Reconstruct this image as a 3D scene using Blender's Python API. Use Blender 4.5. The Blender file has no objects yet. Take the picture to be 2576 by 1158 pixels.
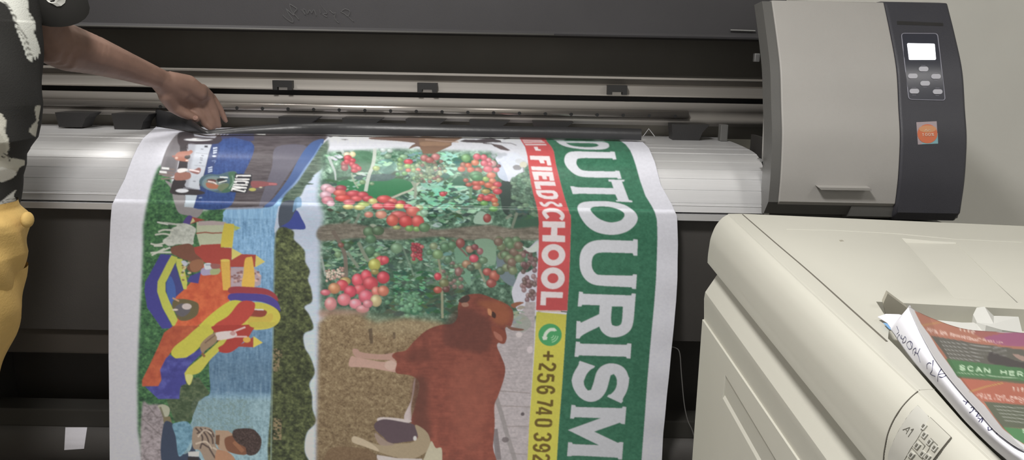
# ---------------------------------------------------------------- printed artwork of the banner
import numpy as np, math, random
AX0, AY0, AW, AH = 255, 300, 1490, 1010
CAN = np.zeros((AH, AW, 3)); rnA = np.random.RandomState(7); rdA = random.Random(5)
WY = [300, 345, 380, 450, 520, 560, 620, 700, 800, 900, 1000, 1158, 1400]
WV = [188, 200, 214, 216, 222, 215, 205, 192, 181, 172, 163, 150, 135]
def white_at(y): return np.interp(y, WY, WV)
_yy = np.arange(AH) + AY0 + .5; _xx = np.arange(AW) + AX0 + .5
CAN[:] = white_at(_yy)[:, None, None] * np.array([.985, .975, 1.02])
def T(ox, oy, s): return lambda pts: [(ox + x / s, oy + y / s) for x, y in pts]
Ta = T(340, 320, 6.435); Tb = T(560, 320, 4.825); Tc = T(330, 320, 3.86); Td = T(340, 540, 3.619); Te = T(340, 820, 3.4262)
Tf = T(660, 500, 1.759); Tg = T(780, 320, 3.86); Th = T(780, 560, 3.86); Ti = T(780, 760, 2.91); Tj = T(780, 320, 6.433); Tk = T(1060, 320, 6.433)
T1 = T(1290, 330, 5.035); T2 = T(1290, 540, 5.035); T3 = T(1290, 740, 5.035); T4 = T(1290, 930, 5.079)
ID = lambda p: p
def smooth(pts, n=5, closed=True):
    P = np.array(pts, float); m = len(P); out = []
    rng = range(m) if closed else range(m - 1)
    for i in rng:
        if closed: p0, p1, p2, p3 = P[(i - 1) % m], P[i], P[(i + 1) % m], P[(i + 2) % m]
        else: p0, p1, p2, p3 = P[max(i - 1, 0)], P[i], P[i + 1], P[min(i + 2, m - 1)]
        for k in range(n):
            t = k / n
            out.append(tuple(.5 * ((2 * p1) + (p2 - p0) * t + (2 * p0 - 5 * p1 + 4 * p2 - p3) * t * t + (3 * p1 - p0 - 3 * p2 + p3) * t ** 3)))
    if not closed: out.append(tuple(P[-1]))
    return out
def mask(pts):
    P = np.array(pts, float); x0 = max(int(P[:, 0].min()) - AX0 - 1, 0); x1 = min(int(P[:, 0].max()) - AX0 + 2, AW)
    y0 = max(int(P[:, 1].min()) - AY0 - 1, 0); y1 = min(int(P[:, 1].max()) - AY0 + 2, AH)
    if x1 <= x0 or y1 <= y0: return None
    acc = np.zeros((y1 - y0, x1 - x0))
    for dx, dy in ((-.25, -.25), (.25, -.25), (-.25, .25), (.25, .25)):
        X = _xx[x0:x1][None, :] + dx; Y = (_yy[y0:y1] + dy)
        ins = np.zeros(acc.shape, bool); n = len(P)
        for i in range(n):
            xa, ya = P[i]; xb, yb = P[(i + 1) % n]
            if ya == yb: continue
            r = (Y >= min(ya, yb)) & (Y < max(ya, yb))
            if not r.any(): continue
            xc = xa + (Y[r] - ya) * (xb - xa) / (yb - ya)
            ins[r] ^= (X < xc[:, None])
        acc += ins
    return (slice(y0, y1), slice(x0, x1)), acc / 4
def value_noise(sy, sx, h, w, off=0):
    rs = np.random.RandomState(int(off) + 11)
    gy = int(h / sy) + 3; gx = int(w / sx) + 3; g = rs.rand(gy, gx)
    y = np.arange(h) / sy; x = np.arange(w) / sx; iy = y.astype(int); ix = x.astype(int)
    fy = y - iy; fx = x - ix; fy = (fy * fy * (3 - 2 * fy))[:, None]; fx = (fx * fx * (3 - 2 * fx))[None, :]
    a = g[iy][:, ix]; b = g[iy][:, ix + 1]; c = g[iy + 1][:, ix]; d = g[iy + 1][:, ix + 1]
    return (a * (1 - fx) + b * fx) * (1 - fy) + (c * (1 - fx) + d * fx) * fy
def fnoise(sy, sx, seed, octs=4):
    s = np.zeros((AH, AW)); w = 0; a = 1
    for o in range(octs):
        s += a * value_noise(max(sy / 2 ** o, 1.1), max(sx / 2 ** o, 1.1), AH, AW, seed * 10 + o); w += a; a *= .62
    s /= w; r = (s - s.mean()) / (s.std() * 4) + .5
    return np.clip(r, 0, 1)
def pal(nz, cols):
    k = np.linspace(0, 1, len(cols)); C = np.array(cols, float)
    return np.stack([np.interp(nz, k, C[:, i]) for i in range(3)], -1)
def put(m, col, alpha=1.0):
    if m is None: return
    sl, a = m; a = (a * alpha)[..., None] if np.isscalar(alpha) else (a * alpha[sl])[..., None]
    c = col[sl] if isinstance(col, np.ndarray) and col.ndim == 3 else np.array(col, float)
    CAN[sl] = CAN[sl] * (1 - a) + c * a
def poly(t, pts, col, alpha=1.0, sm=False):
    p = t(pts); put(mask(smooth(p) if sm else p), col, alpha)
def spoly(t, pts, col, alpha=1.0): poly(t, pts, col, alpha, True)
def feather(t, pts, r, sm=True):
    p = t(pts); m = mask(smooth(p) if sm else p); A = np.zeros((AH, AW)); A[m[0]] = m[1]
    return blur(A, r)
def blur(A, r):
    k = np.ones(2 * r + 1) / (2 * r + 1)
    for _ in range(2):
        A = np.apply_along_axis(lambda v: np.convolve(np.pad(v, r, 'edge'), k, 'valid'), 0, A)
        A = np.apply_along_axis(lambda v: np.convolve(np.pad(v, r, 'edge'), k, 'valid'), 1, A)
    return A
FULL = (slice(0, AH), slice(0, AW))
def putA(A, col):
    c = col if isinstance(col, np.ndarray) and col.ndim == 3 else np.array(col, float)
    CAN[:] = CAN * (1 - A[..., None]) + c * A[..., None]
def line(t, pts, w, col, alpha=1.0, sm=False, w2=None):
    p = t(pts)
    if sm: p = smooth(p, 5, False)
    p = np.array(p); n = len(p); L = []; R = []
    for i in range(n):
        d = p[min(i + 1, n - 1)] - p[max(i - 1, 0)]; d = d / (np.hypot(*d) + 1e-9); nn = np.array([-d[1], d[0]])
        ww = w if w2 is None else w + (w2 - w) * i / (n - 1)
        L.append(p[i] + nn * ww / 2); R.append(p[i] - nn * ww / 2)
    put(mask([tuple(q) for q in L + R[::-1]]), col, alpha)
def stroke(t, pts, w, col, sm=False):          # square segments joined: for lettering
    p = t(pts)
    if sm: line(ID, p, w, col, sm=True); return
    for a, b in zip(p[:-1], p[1:]):
        a = np.array(a); b = np.array(b); d = (b - a) / (np.hypot(*(b - a)) + 1e-9)
        line(ID, [tuple(a - d * w * .5), tuple(b + d * w * .5)], w, col)
def ell(t, cx, cy, rx, ry, col, alpha=1.0, sh=0.0, hl=(-.3, -.35)):
    (px, py), (qx, qy) = t([(cx, cy), (cx + rx, cy + ry)]); rx = abs(qx - px); ry = abs(qy - py)
    x0 = max(int(px - rx - AX0) - 1, 0); x1 = min(int(px + rx - AX0) + 3, AW); y0 = max(int(py - ry - AY0) - 1, 0); y1 = min(int(py + ry - AY0) + 3, AH)
    if x1 <= x0 or y1 <= y0: return
    X = (_xx[x0:x1][None, :] - px) / rx; Y = (_yy[y0:y1][:, None] - py) / ry; r = np.sqrt(X * X + Y * Y)
    a = np.clip((1 - r) * min(rx, ry) + .5, 0, 1) * alpha
    c = np.array(col, float)[None, None, :]
    if sh:
        d = np.clip(1 - np.hypot(X - hl[0], Y - hl[1]) / .75, 0, 1); e = np.clip(r, 0, 1) ** 3
        c = c * .93 + 14 + sh * 62 * (d ** 1.3)[..., None] * np.array([.9, 1, .95]) - sh * 45 * e[..., None] * (c / 200)
    sl = (slice(y0, y1), slice(x0, x1)); CAN[sl] = CAN[sl] * (1 - a[..., None]) + np.clip(c, 0, 255) * a[..., None]

N1 = fnoise(14, 14, 1); N2 = fnoise(7, 9, 2); N3 = fnoise(4, 5, 3, 3); NH = fnoise(3, 22, 4); NV = fnoise(26, 4, 5); N5 = fnoise(30, 34, 6); NF = fnoise(2.2, 2.2, 8, 2)
# ---- left picture column
gr = pal(N2 * .5 + N3 * .5, [(38, 62, 45), (52, 92, 62), (70, 118, 72), (100, 150, 95)])
fall = np.clip((_yy - 520) / 500, 0, 1)[:, None, None]; gr = gr * (1 - fall * .22)
putA(feather(ID, [(402, 418), (385, 455), (372, 505), (362, 560), (360, 620), (360, 1165), (560, 1165), (590, 520), (520, 530), (450, 520), (434, 470), (424, 425)], 3), gr)
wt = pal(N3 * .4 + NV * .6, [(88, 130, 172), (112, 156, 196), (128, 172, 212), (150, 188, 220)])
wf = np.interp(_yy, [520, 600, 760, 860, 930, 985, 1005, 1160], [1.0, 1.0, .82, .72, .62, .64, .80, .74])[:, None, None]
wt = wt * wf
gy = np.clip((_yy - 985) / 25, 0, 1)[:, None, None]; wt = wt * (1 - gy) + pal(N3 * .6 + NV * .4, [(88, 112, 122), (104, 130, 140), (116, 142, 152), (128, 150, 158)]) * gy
spoly(ID, [(566, 530), (600, 520), (698, 512), (698, 600), (695, 760), (690, 900), (684, 1060), (681, 1175), (470, 1175), (470, 1090), (484, 1055), (482, 1015), (505, 1000), (528, 990), (526, 930), (530, 900), (560, 860), (575, 700), (560, 600)], wt)
m = mask([(485, 1000), (620, 1005), (640, 1090), (485, 1100)]); put(m, (84, 104, 104), np.clip((N3 - .5) * 4, 0, .65))
m = mask([(428, 960), (500, 950), (528, 990), (500, 1010), (480, 1060), (440, 1062), (420, 1010)]); put(m, pal(N2, [(48, 60, 42), (62, 74, 54), (82, 90, 66)]), .9)
# ---- stage and vehicle block
spoly(Tc, [(480, 50), (405, 110), (340, 220), (285, 390), (300, 470), (420, 470), (470, 300), (560, 60)], (126, 120, 124))
putA(feather(Tc, [(480, 50), (430, 100), (380, 200), (340, 330), (320, 420), (420, 450), (450, 300), (530, 50)], 3) * .55, (96, 92, 96))
spoly(Tc, [(330, 520), (390, 600), (410, 700), (460, 830), (560, 860), (640, 880), (700, 800), (620, 770), (540, 640), (420, 560)], (138, 132, 134))
put(mask(Tc([(560, 45), (1200, 45), (1960, 60), (1790, 200), (1600, 420), (1450, 640), (1380, 740), (1290, 782), (600, 784), (610, 700), (640, 400), (540, 200)])), pal(NH, [(66, 58, 62), (78, 70, 74), (88, 80, 84)]))
for yy_, a_ in ((190, .5), (262, .35), (330, .5), (450, .5), (520, .5), (690, .4), (735, .6)):
    line(Tc, [(1140 - yy_ * .2, yy_), (1420 - yy_ * .2, yy_ + 6)], 5, (96, 88, 92), a_)
spoly(Tb, [(655, 240), (1020, 235), (860, 480), (700, 720), (540, 930), (440, 968), (520, 720), (600, 480)], (94, 91, 106), .9)
spoly(Tb, [(1100, 175), (1230, 148), (1180, 270), (1060, 420), (950, 580), (820, 750), (700, 890), (640, 940), (560, 975), (505, 960), (620, 860), (800, 620), (900, 430), (1000, 270)], (62, 88, 142))
line(Tb, [(1210, 200), (1120, 350), (1010, 500), (900, 660), (760, 810), (660, 920)], 7, (108, 138, 186), .8, True)
spoly(Tb, [(60, 988), (300, 985), (560, 975), (640, 930), (700, 870), (820, 840), (960, 850), (960, 1000), (700, 1000), (700, 1100), (60, 1100)], pal(NV, [(116, 160, 202), (130, 176, 216), (150, 192, 226)]))
line(Tc, [(600, 788), (1000, 792), (1280, 780)], 5, (150, 146, 160), .7)
spoly(Tc, [(560, 150), (640, 100), (900, 90), (880, 180), (780, 170), (560, 165), (550, 250), (565, 400), (530, 540), (660, 600), (725, 635), (640, 662), (400, 650), (385, 590), (440, 440), (470, 300), (480, 120)], (58, 52, 56))
spoly(Tc, [(470, 50), (620, 48), (600, 110), (560, 140), (500, 200), (470, 180), (450, 130)], (64, 58, 62))
spoly(Tc, [(870, 110), (1000, 95), (1120, 120), (1192, 180), (1180, 270), (1140, 360), (1095, 450), (1030, 600), (940, 782), (605, 786), (640, 660), (690, 520), (735, 360), (790, 170)], pal(NV * .5 + N3 * .5, [(34, 56, 112), (44, 68, 128), (52, 80, 142)]))
poly(Tc, [(860, 60), (1190, 60), (1195, 130), (1150, 140), (1000, 100), (880, 115)], (56, 58, 92))
spoly(Tc, [(780, 172), (860, 170), (800, 400), (720, 640), (640, 700), (640, 660), (700, 480)], (48, 60, 104), .7)
poly(Ta, [(860, 278), (1240, 280), (1192, 420), (1130, 690), (1100, 800), (1045, 870), (1035, 930), (1052, 1012), (820, 972), (785, 910), (850, 640)], (180, 184, 194))
putA(feather(Ta, [(860, 278), (980, 280), (900, 640), (860, 960), (785, 910), (850, 640)], 2) * .5, (128, 126, 136))
for q in ([(980, 415), (1192, 437)], [(960, 620), (1132, 632)]): line(Ta, q, 1.2, (140, 142, 152))
for bx, by in ((1085, 355), (1092, 460), (1075, 500), (1072, 530), (1055, 575), (960, 875)): line(Ta, [(bx - 22, by), (bx + 20, by + 4)], 2.2, (120, 122, 134))
poly(Ta, [(1122, 300), (1176, 300), (1174, 330), (1122, 328)], (42, 42, 52))
spoly(Ta, [(840, 232), (1100, 240), (1250, 218), (1330, 165), (1410, 195), (1350, 260), (1240, 275), (1000, 272)], (58, 52, 60))
poly(Ta, [(940, 92), (1250, 90), (1322, 140), (1292, 178), (1080, 160), (960, 145)], (158, 158, 168))
ell(Ta, 1020, 202, 225, 24, (206, 206, 212)); ell(Ta, 1120, 192, 120, 9, (70, 66, 74)); ell(Ta, 880, 186, 40, 6, (70, 66, 74), .6)
for q in range(5): line(Ta, [(1275 + q * 52, 92), (1300 + q * 52, 112), (1270 + q * 52, 130)], 2, (190, 192, 200), .9)
spoly(Ta, [(600, 940), (625, 865), (820, 862), (795, 965), (900, 1000), (1060, 1030), (1130, 1070), (1000, 1098), (680, 1095), (600, 1050)], (54, 49, 52))
ell(Ta, 760, 1030, 105, 32, (206, 206, 212)); line(Ta, [(780, 985), (1040, 1010)], 1.5, (150, 152, 165))
poly(Tc, [(525, 660), (640, 662), (605, 782), (515, 775)], (180, 190, 200)); line(Tc, [(520, 740), (525, 670)], 2, (128, 124, 130))
# blue panel's small lettering
for (x, y, l) in ((1300, 345, 60), (1300, 385, 56), (1296, 420, 50)): 
    line(Ta, [(x - l / 2 - 8, y), (x + l / 2, y - 12)], 3.0, (196, 204, 220)); line(Ta, [(x - l / 2, y - 16), (x - l / 2, y + 14)], 1.6, (196, 204, 220))
ell(Ta, 1280, 470, 34, 13, (200, 206, 222)); line(Ta, [(1240, 550), (1300, 545), (1280, 580)], 2, (120, 140, 180), .8, True)
for y in (665, 700, 730): line(Ta, [(1180, y), (1250, y - 20)], 2.8, (186, 196, 215))
for y in (1145,): line(Ta, [(1030, y), (1085, y - 4)], 3, (130, 150, 185))
# little cows in front of the vehicle
spoly(Ta, [(640, 470), (700, 405), (860, 385), (900, 370), (935, 400), (880, 450), (815, 462), (800, 500), (865, 530), (850, 560), (720, 545), (650, 525)], (164, 102, 84))
line(Ta, [(600, 470), (650, 480)], 5, (150, 95, 85)); ell(Ta, 670, 500, 25, 18, (205, 170, 155)); ell(Ta, 840, 540, 26, 12, (214, 190, 180)); spoly(Ta, [(810, 470), (890, 455), (885, 500), (850, 515)], (60, 50, 48))
for q, c in (([(640, 690), (430, 662)], 1), ([(640, 735), (392, 722)], 1), ([(620, 790), (490, 795)], 0), ([(640, 832), (420, 838)], 0), ([(600, 770), (380, 760)], 0)):
    line(Ta, q, 3.4, (128, 110, 105)); 
    if c: line(Ta, [q[1], (q[1][0] + 120, q[1][1] + 12)], 5, (226, 226, 224))
spoly(Ta, [(650, 745), (760, 730), (880, 735), (905, 800), (860, 845), (740, 862), (640, 850)], (150, 100, 88))
spoly(Ta, [(690, 685), (760, 665), (840, 675), (850, 705), (740, 738), (685, 728)], (222, 214, 212))
spoly(Ta, [(865, 685), (950, 690), (1030, 655), (1065, 682), (1045, 742), (1000, 762), (900, 730)], (140, 92, 88))
line(Ta, [(870, 690), (960, 705), (1040, 722)], 4, (225, 205, 205))
# round badge and name on the blue panel
spoly(Tc, [(660, 530), (690, 480), (760, 455), (850, 460), (950, 430), (1015, 432), (1035, 480), (1015, 570), (960, 630), (860, 640), (760, 615), (690, 580)], (68, 92, 104))
ell(Tc, 800, 545, 112, 72, (98, 122, 134)); ell(Tc, 805, 545, 98, 60, (112, 128, 124))
spoly(Tc, [(730, 540), (800, 550), (860, 570), (840, 595), (780, 600), (735, 580)], (160, 96, 72)); spoly(Tc, [(740, 510), (790, 505), (830, 520), (800, 540), (745, 530)], (96, 62, 60)); line(Tc, [(745, 525), (800, 535), (830, 555)], 3, (220, 195, 190))
spoly(Tc, [(840, 500), (900, 500), (930, 530), (870, 545), (835, 525)], (44, 44, 48)); line(Tc, [(860, 485), (940, 490)], 3, (225, 225, 225)); line(Tc, [(850, 540), (930, 520)], 3, (200, 205, 200))
spoly(Tc, [(860, 560), (940, 545), (950, 600), (880, 625), (840, 600)], (98, 112, 84))
spoly(Tc, [(945, 445), (1000, 432), (1030, 470), (1012, 560), (965, 622), (900, 636), (880, 622), (940, 580), (960, 520), (950, 480)], (62, 98, 74)); line(Tc, [(980, 470), (990, 530), (950, 600)], 3, (120, 150, 128), .8, True)
def letters(t, s, quad, w, col, txt):           # quad: start baseline, start cap, end baseline, end cap (zoom coords); strokes in unit boxes
    (bx, by), (cx, cy), (ex, ey), (fx, fy) = t(quad); n = len(txt)
    for k, ch in enumerate(txt):
        for pts in GLY.get(ch, []):
            out = []
            for u, v in pts:
                uu = (k + .08 + u * .84) / n
                X = (bx + (ex - bx) * uu) * (1 - v) + (cx + (fx - cx) * uu) * v; Y = (by + (ey - by) * uu) * (1 - v) + (cy + (fy - cy) * uu) * v
                out.append((X, Y))
            line(ID, out, w, col, sm=len(out) > 4)
GLY = {'L': [[(.15, 1), (.15, 0)], [(.1, .05), (.9, .05)]], 'I': [[(.5, 1), (.5, 0)]], 'C': [[(.9, .8), (.6, .98), (.25, .85), (.12, .5), (.25, .15), (.6, .02), (.9, .2)]],
       'A': [[(.08, 0), (.5, 1)], [(.5, 1), (.92, 0)], [(.25, .35), (.75, .35)]], 'Z': [[(.1, .95), (.9, .95)], [(.9, .95), (.1, .05)], [(.1, .05), (.9, .05)]],
       'S': [[(.9, .82), (.6, .98), (.2, .85), (.25, .6), (.7, .42), (.85, .2), (.5, .02), (.1, .18)]], 'M': [[(.08, 0), (.12, 1)], [(.12, 1), (.5, .2)], [(.5, .2), (.88, 1)], [(.88, 1), (.92, 0)]],
       'N': [[(.12, 0), (.12, 1)], [(.12, 1), (.88, 0)], [(.88, 0), (.88, 1)]], 'H': [[(.12, 0), (.12, 1)], [(.88, 0), (.88, 1)], [(.12, .5), (.88, .5)]], 'E': [[(.15, 0), (.15, 1)], [(.15, .96), (.88, .96)], [(.15, .5), (.8, .5)], [(.15, .04), (.88, .04)]],
       'R': [[(.15, 0), (.15, 1)], [(.15, .95), (.6, .95), (.85, .75), (.6, .5), (.15, .5)], [(.5, .5), (.9, 0)]], 'O': [[(.5, .98), (.15, .8), (.1, .5), (.15, .2), (.5, .02), (.85, .2), (.9, .5), (.85, .8), (.5, .98)]],
       'F': [[(.15, 0), (.15, 1)], [(.15, .96), (.88, .96)], [(.15, .5), (.8, .5)]], 'J': [[(.8, 1), (.8, .2), (.5, .02), (.15, .2)]], 'T': [[(.5, 0), (.5, 1)], [(.05, .96), (.95, .96)]],
       'P': [[(.15, 0), (.15, 1)], [(.15, .95), (.6, .95), (.88, .72), (.6, .48), (.15, .48)]], 'U': [[(.12, 1), (.12, .3), (.5, .02), (.88, .3), (.88, 1)]], 'G': [[(.9, .8), (.6, .98), (.25, .85), (.12, .5), (.25, .15), (.6, .02), (.9, .2), (.9, .45)]], 'D': [[(.15, 0), (.15, 1)], [(.15, .97), (.6, .9), (.9, .5), (.6, .1), (.15, .03)]], 'V': [[(.05, 1), (.5, 0)], [(.5, 0), (.95, 1)]],
       'l': [[(.5, 1), (.5, 0)]], 'i': [[(.5, .62), (.5, 0)], [(.5, .95), (.5, .8)]], 'f': [[(.8, .95), (.5, .9), (.45, .6), (.45, 0)], [(.15, .6), (.8, .6)]], 'e': [[(.1, .35), (.85, .35), (.8, .6), (.45, .66), (.12, .4), (.3, .05), (.85, .1)]],
       '1': [[(.2, .75), (.55, 1)], [(.55, 1), (.55, 0)]], '0': [[(.5, .98), (.15, .8), (.1, .5), (.15, .2), (.5, .02), (.85, .2), (.9, .5), (.85, .8), (.5, .98)]], '%': [[(.85, 1), (.15, 0)], [(.2, .95), (.4, .8), (.2, .65), (.05, .8), (.2, .95)], [(.8, .35), (.95, .2), (.8, .05), (.6, .2), (.8, .35)]]}
poly(Tc, [(1008, 452), (1172, 458), (1168, 540), (1120, 640), (1060, 640), (958, 628), (1005, 560)], (44, 44, 50))
letters(Tc, 1, [(1022, 466), (1163, 466), (966, 622), (1108, 632)], 3.2, (232, 236, 238), 'LICIAZ')
spoly(Tb, [(345, 662), (440, 655), (560, 668), (650, 680), (658, 705), (540, 714), (430, 735), (360, 732)], (136, 74, 76)); ell(Tb, 362, 758, 44, 20, (172, 166, 84)); line(Tb, [(560, 690), (655, 692)], 4, (178, 100, 104)); ell(Tb, 462, 732, 20, 8, (190, 180, 150))
poly(Tb, [(372, 68), (520, 68), (520, 98), (430, 92)], (205, 205, 208))
# ---- sky and tree line column
skyc = pal(NH, [(172, 192, 210), (178, 186, 208), (186, 194, 212)]); skyc = skyc * np.interp(_yy, [500, 560, 700, 900, 1158], [1.08, 1.0, .95, .92, .88])[:, None, None]
poly(ID, [(690, 575), (700, 520), (755, 495), (775, 450), (800, 420), (822, 395), (845, 395), (835, 520), (806, 590), (803, 800), (800, 1000), (796, 1180), (740, 1180), (700, 700)], skyc)
putA(feather(Tb, [(1290, 148), (1200, 225), (1120, 350), (1020, 500), (900, 680), (760, 820), (705, 960), (720, 1160), (790, 1160), (890, 1000), (900, 870), (955, 825), (1015, 700), (1080, 640), (1100, 590), (1200, 510), (1245, 440), (1270, 300), (1320, 180)], 1), pal(NH, [(58, 74, 62), (84, 104, 88), (108, 126, 108)]))
for yy_, x1 in ((690, 1110), (600, 1120), (740, 990), (560, 1130), (510, 1200), (440, 1250), (795, 960), (900, 930)): poly(Tb, [(x1 - 130, yy_ - 18), (x1, yy_ - 2), (x1 - 20, yy_ + 6), (x1 - 130, yy_ + 14)], (70, 90, 76))
spoly(Tf, [(85, 20), (145, 10), (150, 60), (165, 90), (190, 130), (140, 136), (85, 138), (70, 90)], (70, 78, 92)); spoly(Tf, [(150, 52), (172, 84), (190, 134), (120, 134), (70, 132), (120, 100)], (58, 70, 148)); spoly(Tb, [(880, 870), (950, 860), (955, 960), (900, 985), (850, 1030)], (108, 150, 190), .8)
tr = pal(N2 * .55 + N3 * .45, [(38, 42, 32), (58, 64, 44), (84, 92, 56), (118, 126, 82)]); tr = tr * np.interp(_yy, [560, 640, 760, 900, 1158], [1.12, 1.08, .92, .80, .78])[:, None, None]
putA(feather(Tf, [(62, 146), (135, 142), (140, 180), (165, 205), (188, 235), (190, 280), (210, 320), (202, 360), (216, 400), (220, 455), (186, 480), (208, 515), (226, 575), (184, 600), (188, 660), (212, 700), (232, 770), (208, 820), (220, 870), (222, 930), (236, 990), (196, 1040), (188, 1120), (210, 1200), (36, 1200), (38, 900), (50, 560), (50, 400)], 1), tr)
for x, y, w_, h_ in ((60, 715, 16, 50), (66, 1020, 18, 48), (80, 690, 8, 20)): m = mask(Tf([(x - w_, y - h_), (x + w_, y - h_), (x + w_, y + h_), (x - w_, y + h_)])); put(m, (126, 106, 80), np.clip((N3 - .3) * 2.5, 0, .8))
line(Tf, [(58, 150), (48, 560), (38, 1158)], 4, (110, 128, 120), .6)
# ---- castle slide
RED = (158, 60, 52); ORG = (184, 78, 48); YEL = (184, 172, 62); YED = (172, 150, 60); BLU = (58, 56, 128); LIM = (170, 172, 70)
spoly(Td, [(435, 80), (480, 12), (520, 18), (545, 60), (500, 90)], (78, 62, 128)); poly(Td, [(520, 22), (640, 50), (580, 62), (500, 88)], (150, 66, 58)); poly(Td, [(525, 30), (545, 62), (500, 85)], (190, 186, 130))
poly(Td, [(560, 70), (680, 58), (830, 68), (800, 290), (590, 290), (560, 180)], (172, 176, 148)); poly(Td, [(580, 62), (700, 56), (830, 70), (810, 95), (570, 100)], (166, 148, 148))
line(Td, [(555, 172), (640, 162), (700, 170), (800, 166)], 3.0, (140, 66, 52)); line(Td, [(595, 282), (780, 272)], 3, (160, 62, 52))
poly(Td, [(812, 80), (900, 86), (902, 140), (885, 302), (775, 298), (790, 180)], (196, 176, 62)); poly(Td, [(900, 98), (962, 122), (905, 150)], (166, 178, 86))
poly(Td, [(530, 300), (600, 285), (780, 275), (780, 300), (880, 304), (878, 415), (960, 360), (1100, 366), (1092, 478), (880, 480), (780, 460), (640, 440), (560, 400)], RED)
poly(Td, [(880, 306), (972, 358), (880, 412)], (198, 184, 96)); poly(Td, [(1100, 370), (1184, 430), (1092, 482)], (196, 180, 92))
poly(Td, [(870, 485), (1080, 480), (1150, 560), (1140, 640), (1080, 665), (870, 660)], (160, 140, 148)); 
for q in range(26): ell(Td, rdA.uniform(880, 970) if q < 18 else rdA.uniform(1085, 1135), rdA.uniform(520, 620), 14, 10, rdA.choice([(120, 80, 78), (196, 160, 150), (150, 110, 105)]), .8)
poly(Td, [(600, 450), (780, 450), (870, 470), (870, 690), (860, 790), (700, 920), (560, 1020), (420, 1158), (230, 1158), (345, 1030), (385, 960), (360, 760), (450, 680), (560, 560), (600, 520)], pal(N1, [(176, 70, 46), (186, 80, 50), (196, 92, 56)]))
poly(Td, [(778, 415), (862, 415), (868, 690), (800, 690)], (200, 156, 66)); ell(Td, 820, 418, 42, 12, (204, 176, 76)); 
spoly(Td, [(1000, 410), (1040, 388), (1070, 410), (1085, 660), (975, 662), (985, 540)], (206, 162, 66))
for a_, tt in ((Td, [(790, 440), (866, 440)]), (Td, [(990, 440), (1070, 440)])): pass
poly(Td, [(232, 360), (335, 368), (345, 400), (210, 620), (200, 700), (250, 850), (345, 1035), (245, 1040), (110, 850), (85, 700), (90, 620)], BLU)
poly(Td, [(330, 372), (385, 390), (360, 470), (275, 620), (275, 700), (330, 830), (388, 960), (350, 1030), (250, 850), (200, 700), (205, 610), (285, 450)], LIM)
poly(Td, [(365, 440), (410, 600), (450, 680), (370, 750), (350, 860), (275, 690), (280, 620)], (58, 60, 118)); spoly(Td, [(285, 640), (320, 560), (360, 640), (370, 740), (350, 840), (300, 760)], (58, 84, 150))
poly(Td, [(375, 400), (430, 408), (475, 620), (468, 680), (440, 680), (375, 460)], (176, 178, 78))
poly(Td, [(470, 612), (500, 560), (600, 520), (575, 628)], (62, 58, 126)); spoly(Td, [(600, 500), (680, 470), (770, 500), (760, 535), (680, 550), (610, 552)], (150, 140, 170)); spoly(Td, [(690, 500), (770, 492), (760, 540), (690, 548)], (148, 156, 110))
spoly(Td, [(630, 450), (690, 445), (695, 490), (640, 500)], (188, 192, 196)); line(Td, [(640, 460), (690, 460)], 2, (110, 120, 150)); spoly(Td, [(690, 450), (770, 455), (765, 490), (700, 492)], (140, 84, 80))
for q in range(22): ell(Td, rdA.uniform(425, 505), rdA.uniform(420, 600), 13, 9, rdA.choice([(120, 92, 60), (196, 172, 120), (180, 170, 160), (90, 80, 70)]), .9)
wh = pal(N2 * .6 + N3 * .4, [(150, 152, 144), (176, 178, 168), (192, 192, 184)])      # white goats, brown cow
spoly(Td, [(200, 66), (300, 72), (380, 82), (460, 82), (530, 110), (555, 140), (540, 190), (530, 240), (520, 275), (400, 270), (340, 285), (300, 285), (250, 240), (310, 190), (330, 130), (380, 100), (240, 86)], wh)
for q in ([(210, 160), (260, 140), (350, 145)], [(180, 185), (260, 175), (330, 190)], [(140, 265), (200, 275), (300, 250)], [(140, 350), (210, 345), (330, 345)], [(150, 372), (190, 352), (320, 300)], [(170, 285), (250, 285)], [(200, 345), (270, 310)]): line(Td, q, 4.2, (184, 184, 172), sm=True)
for q in ([(200, 70), (300, 92)],): line(Td, q, 3, (196, 196, 186))
spoly(Td, [(330, 300), (400, 278), (490, 265), (535, 300), (545, 350), (600, 400), (625, 440), (610, 490), (560, 525), (500, 520), (470, 480), (510, 430), (440, 410), (380, 380), (330, 350)], (112, 70, 56)); spoly(Td, [(500, 440), (560, 410), (620, 420), (612, 480), (560, 520), (510, 510)], (140, 92, 66))
spoly(Td, [(420, 430), (450, 420), (480, 450), (450, 470)], (170, 172, 185))
spoly(Td, [(350, 780), (450, 770), (560, 800), (580, 850), (560, 920), (480, 965), (400, 960), (370, 900), (340, 850)], (92, 82, 56)); spoly(Td, [(360, 850), (420, 810), (480, 830), (500, 880), (440, 930), (380, 910)], (86, 82, 88)); ell(Td, 470, 838, 44, 28, (176, 162, 160)); ell(Td, 365, 868, 26, 9, (190, 175, 165)); line(Td, [(340, 760), (400, 790)], 4, (170, 130, 100))
spoly(Td, [(870, 660), (1080, 662), (1200, 680), (1280, 730), (1300, 790), (1220, 740), (1100, 722), (870, 722)], (140, 52, 58)); spoly(Td, [(870, 722), (1100, 722), (1220, 742), (1300, 800), (1322, 880), (1290, 860), (1200, 812), (1100, 790), (870, 784)], (66, 56, 128))
spoly(Td, [(1080, 800), (1200, 815), (1290, 865), (1322, 930), (1300, 990), (1230, 1035), (1130, 1050), (1060, 1045), (960, 1010), (1000, 950), (1080, 870)], (178, 166, 62)); spoly(Td, [(1080, 870), (1170, 868), (1200, 890), (1170, 930), (1080, 935), (1040, 920)], (128, 56, 46)); spoly(Td, [(1040, 930), (1160, 935), (1240, 900), (1250, 960), (1160, 1010), (1040, 1005)], (176, 146, 58), .7); line(Td, [(1085, 865), (1170, 868)], 3, (190, 190, 186))
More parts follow.
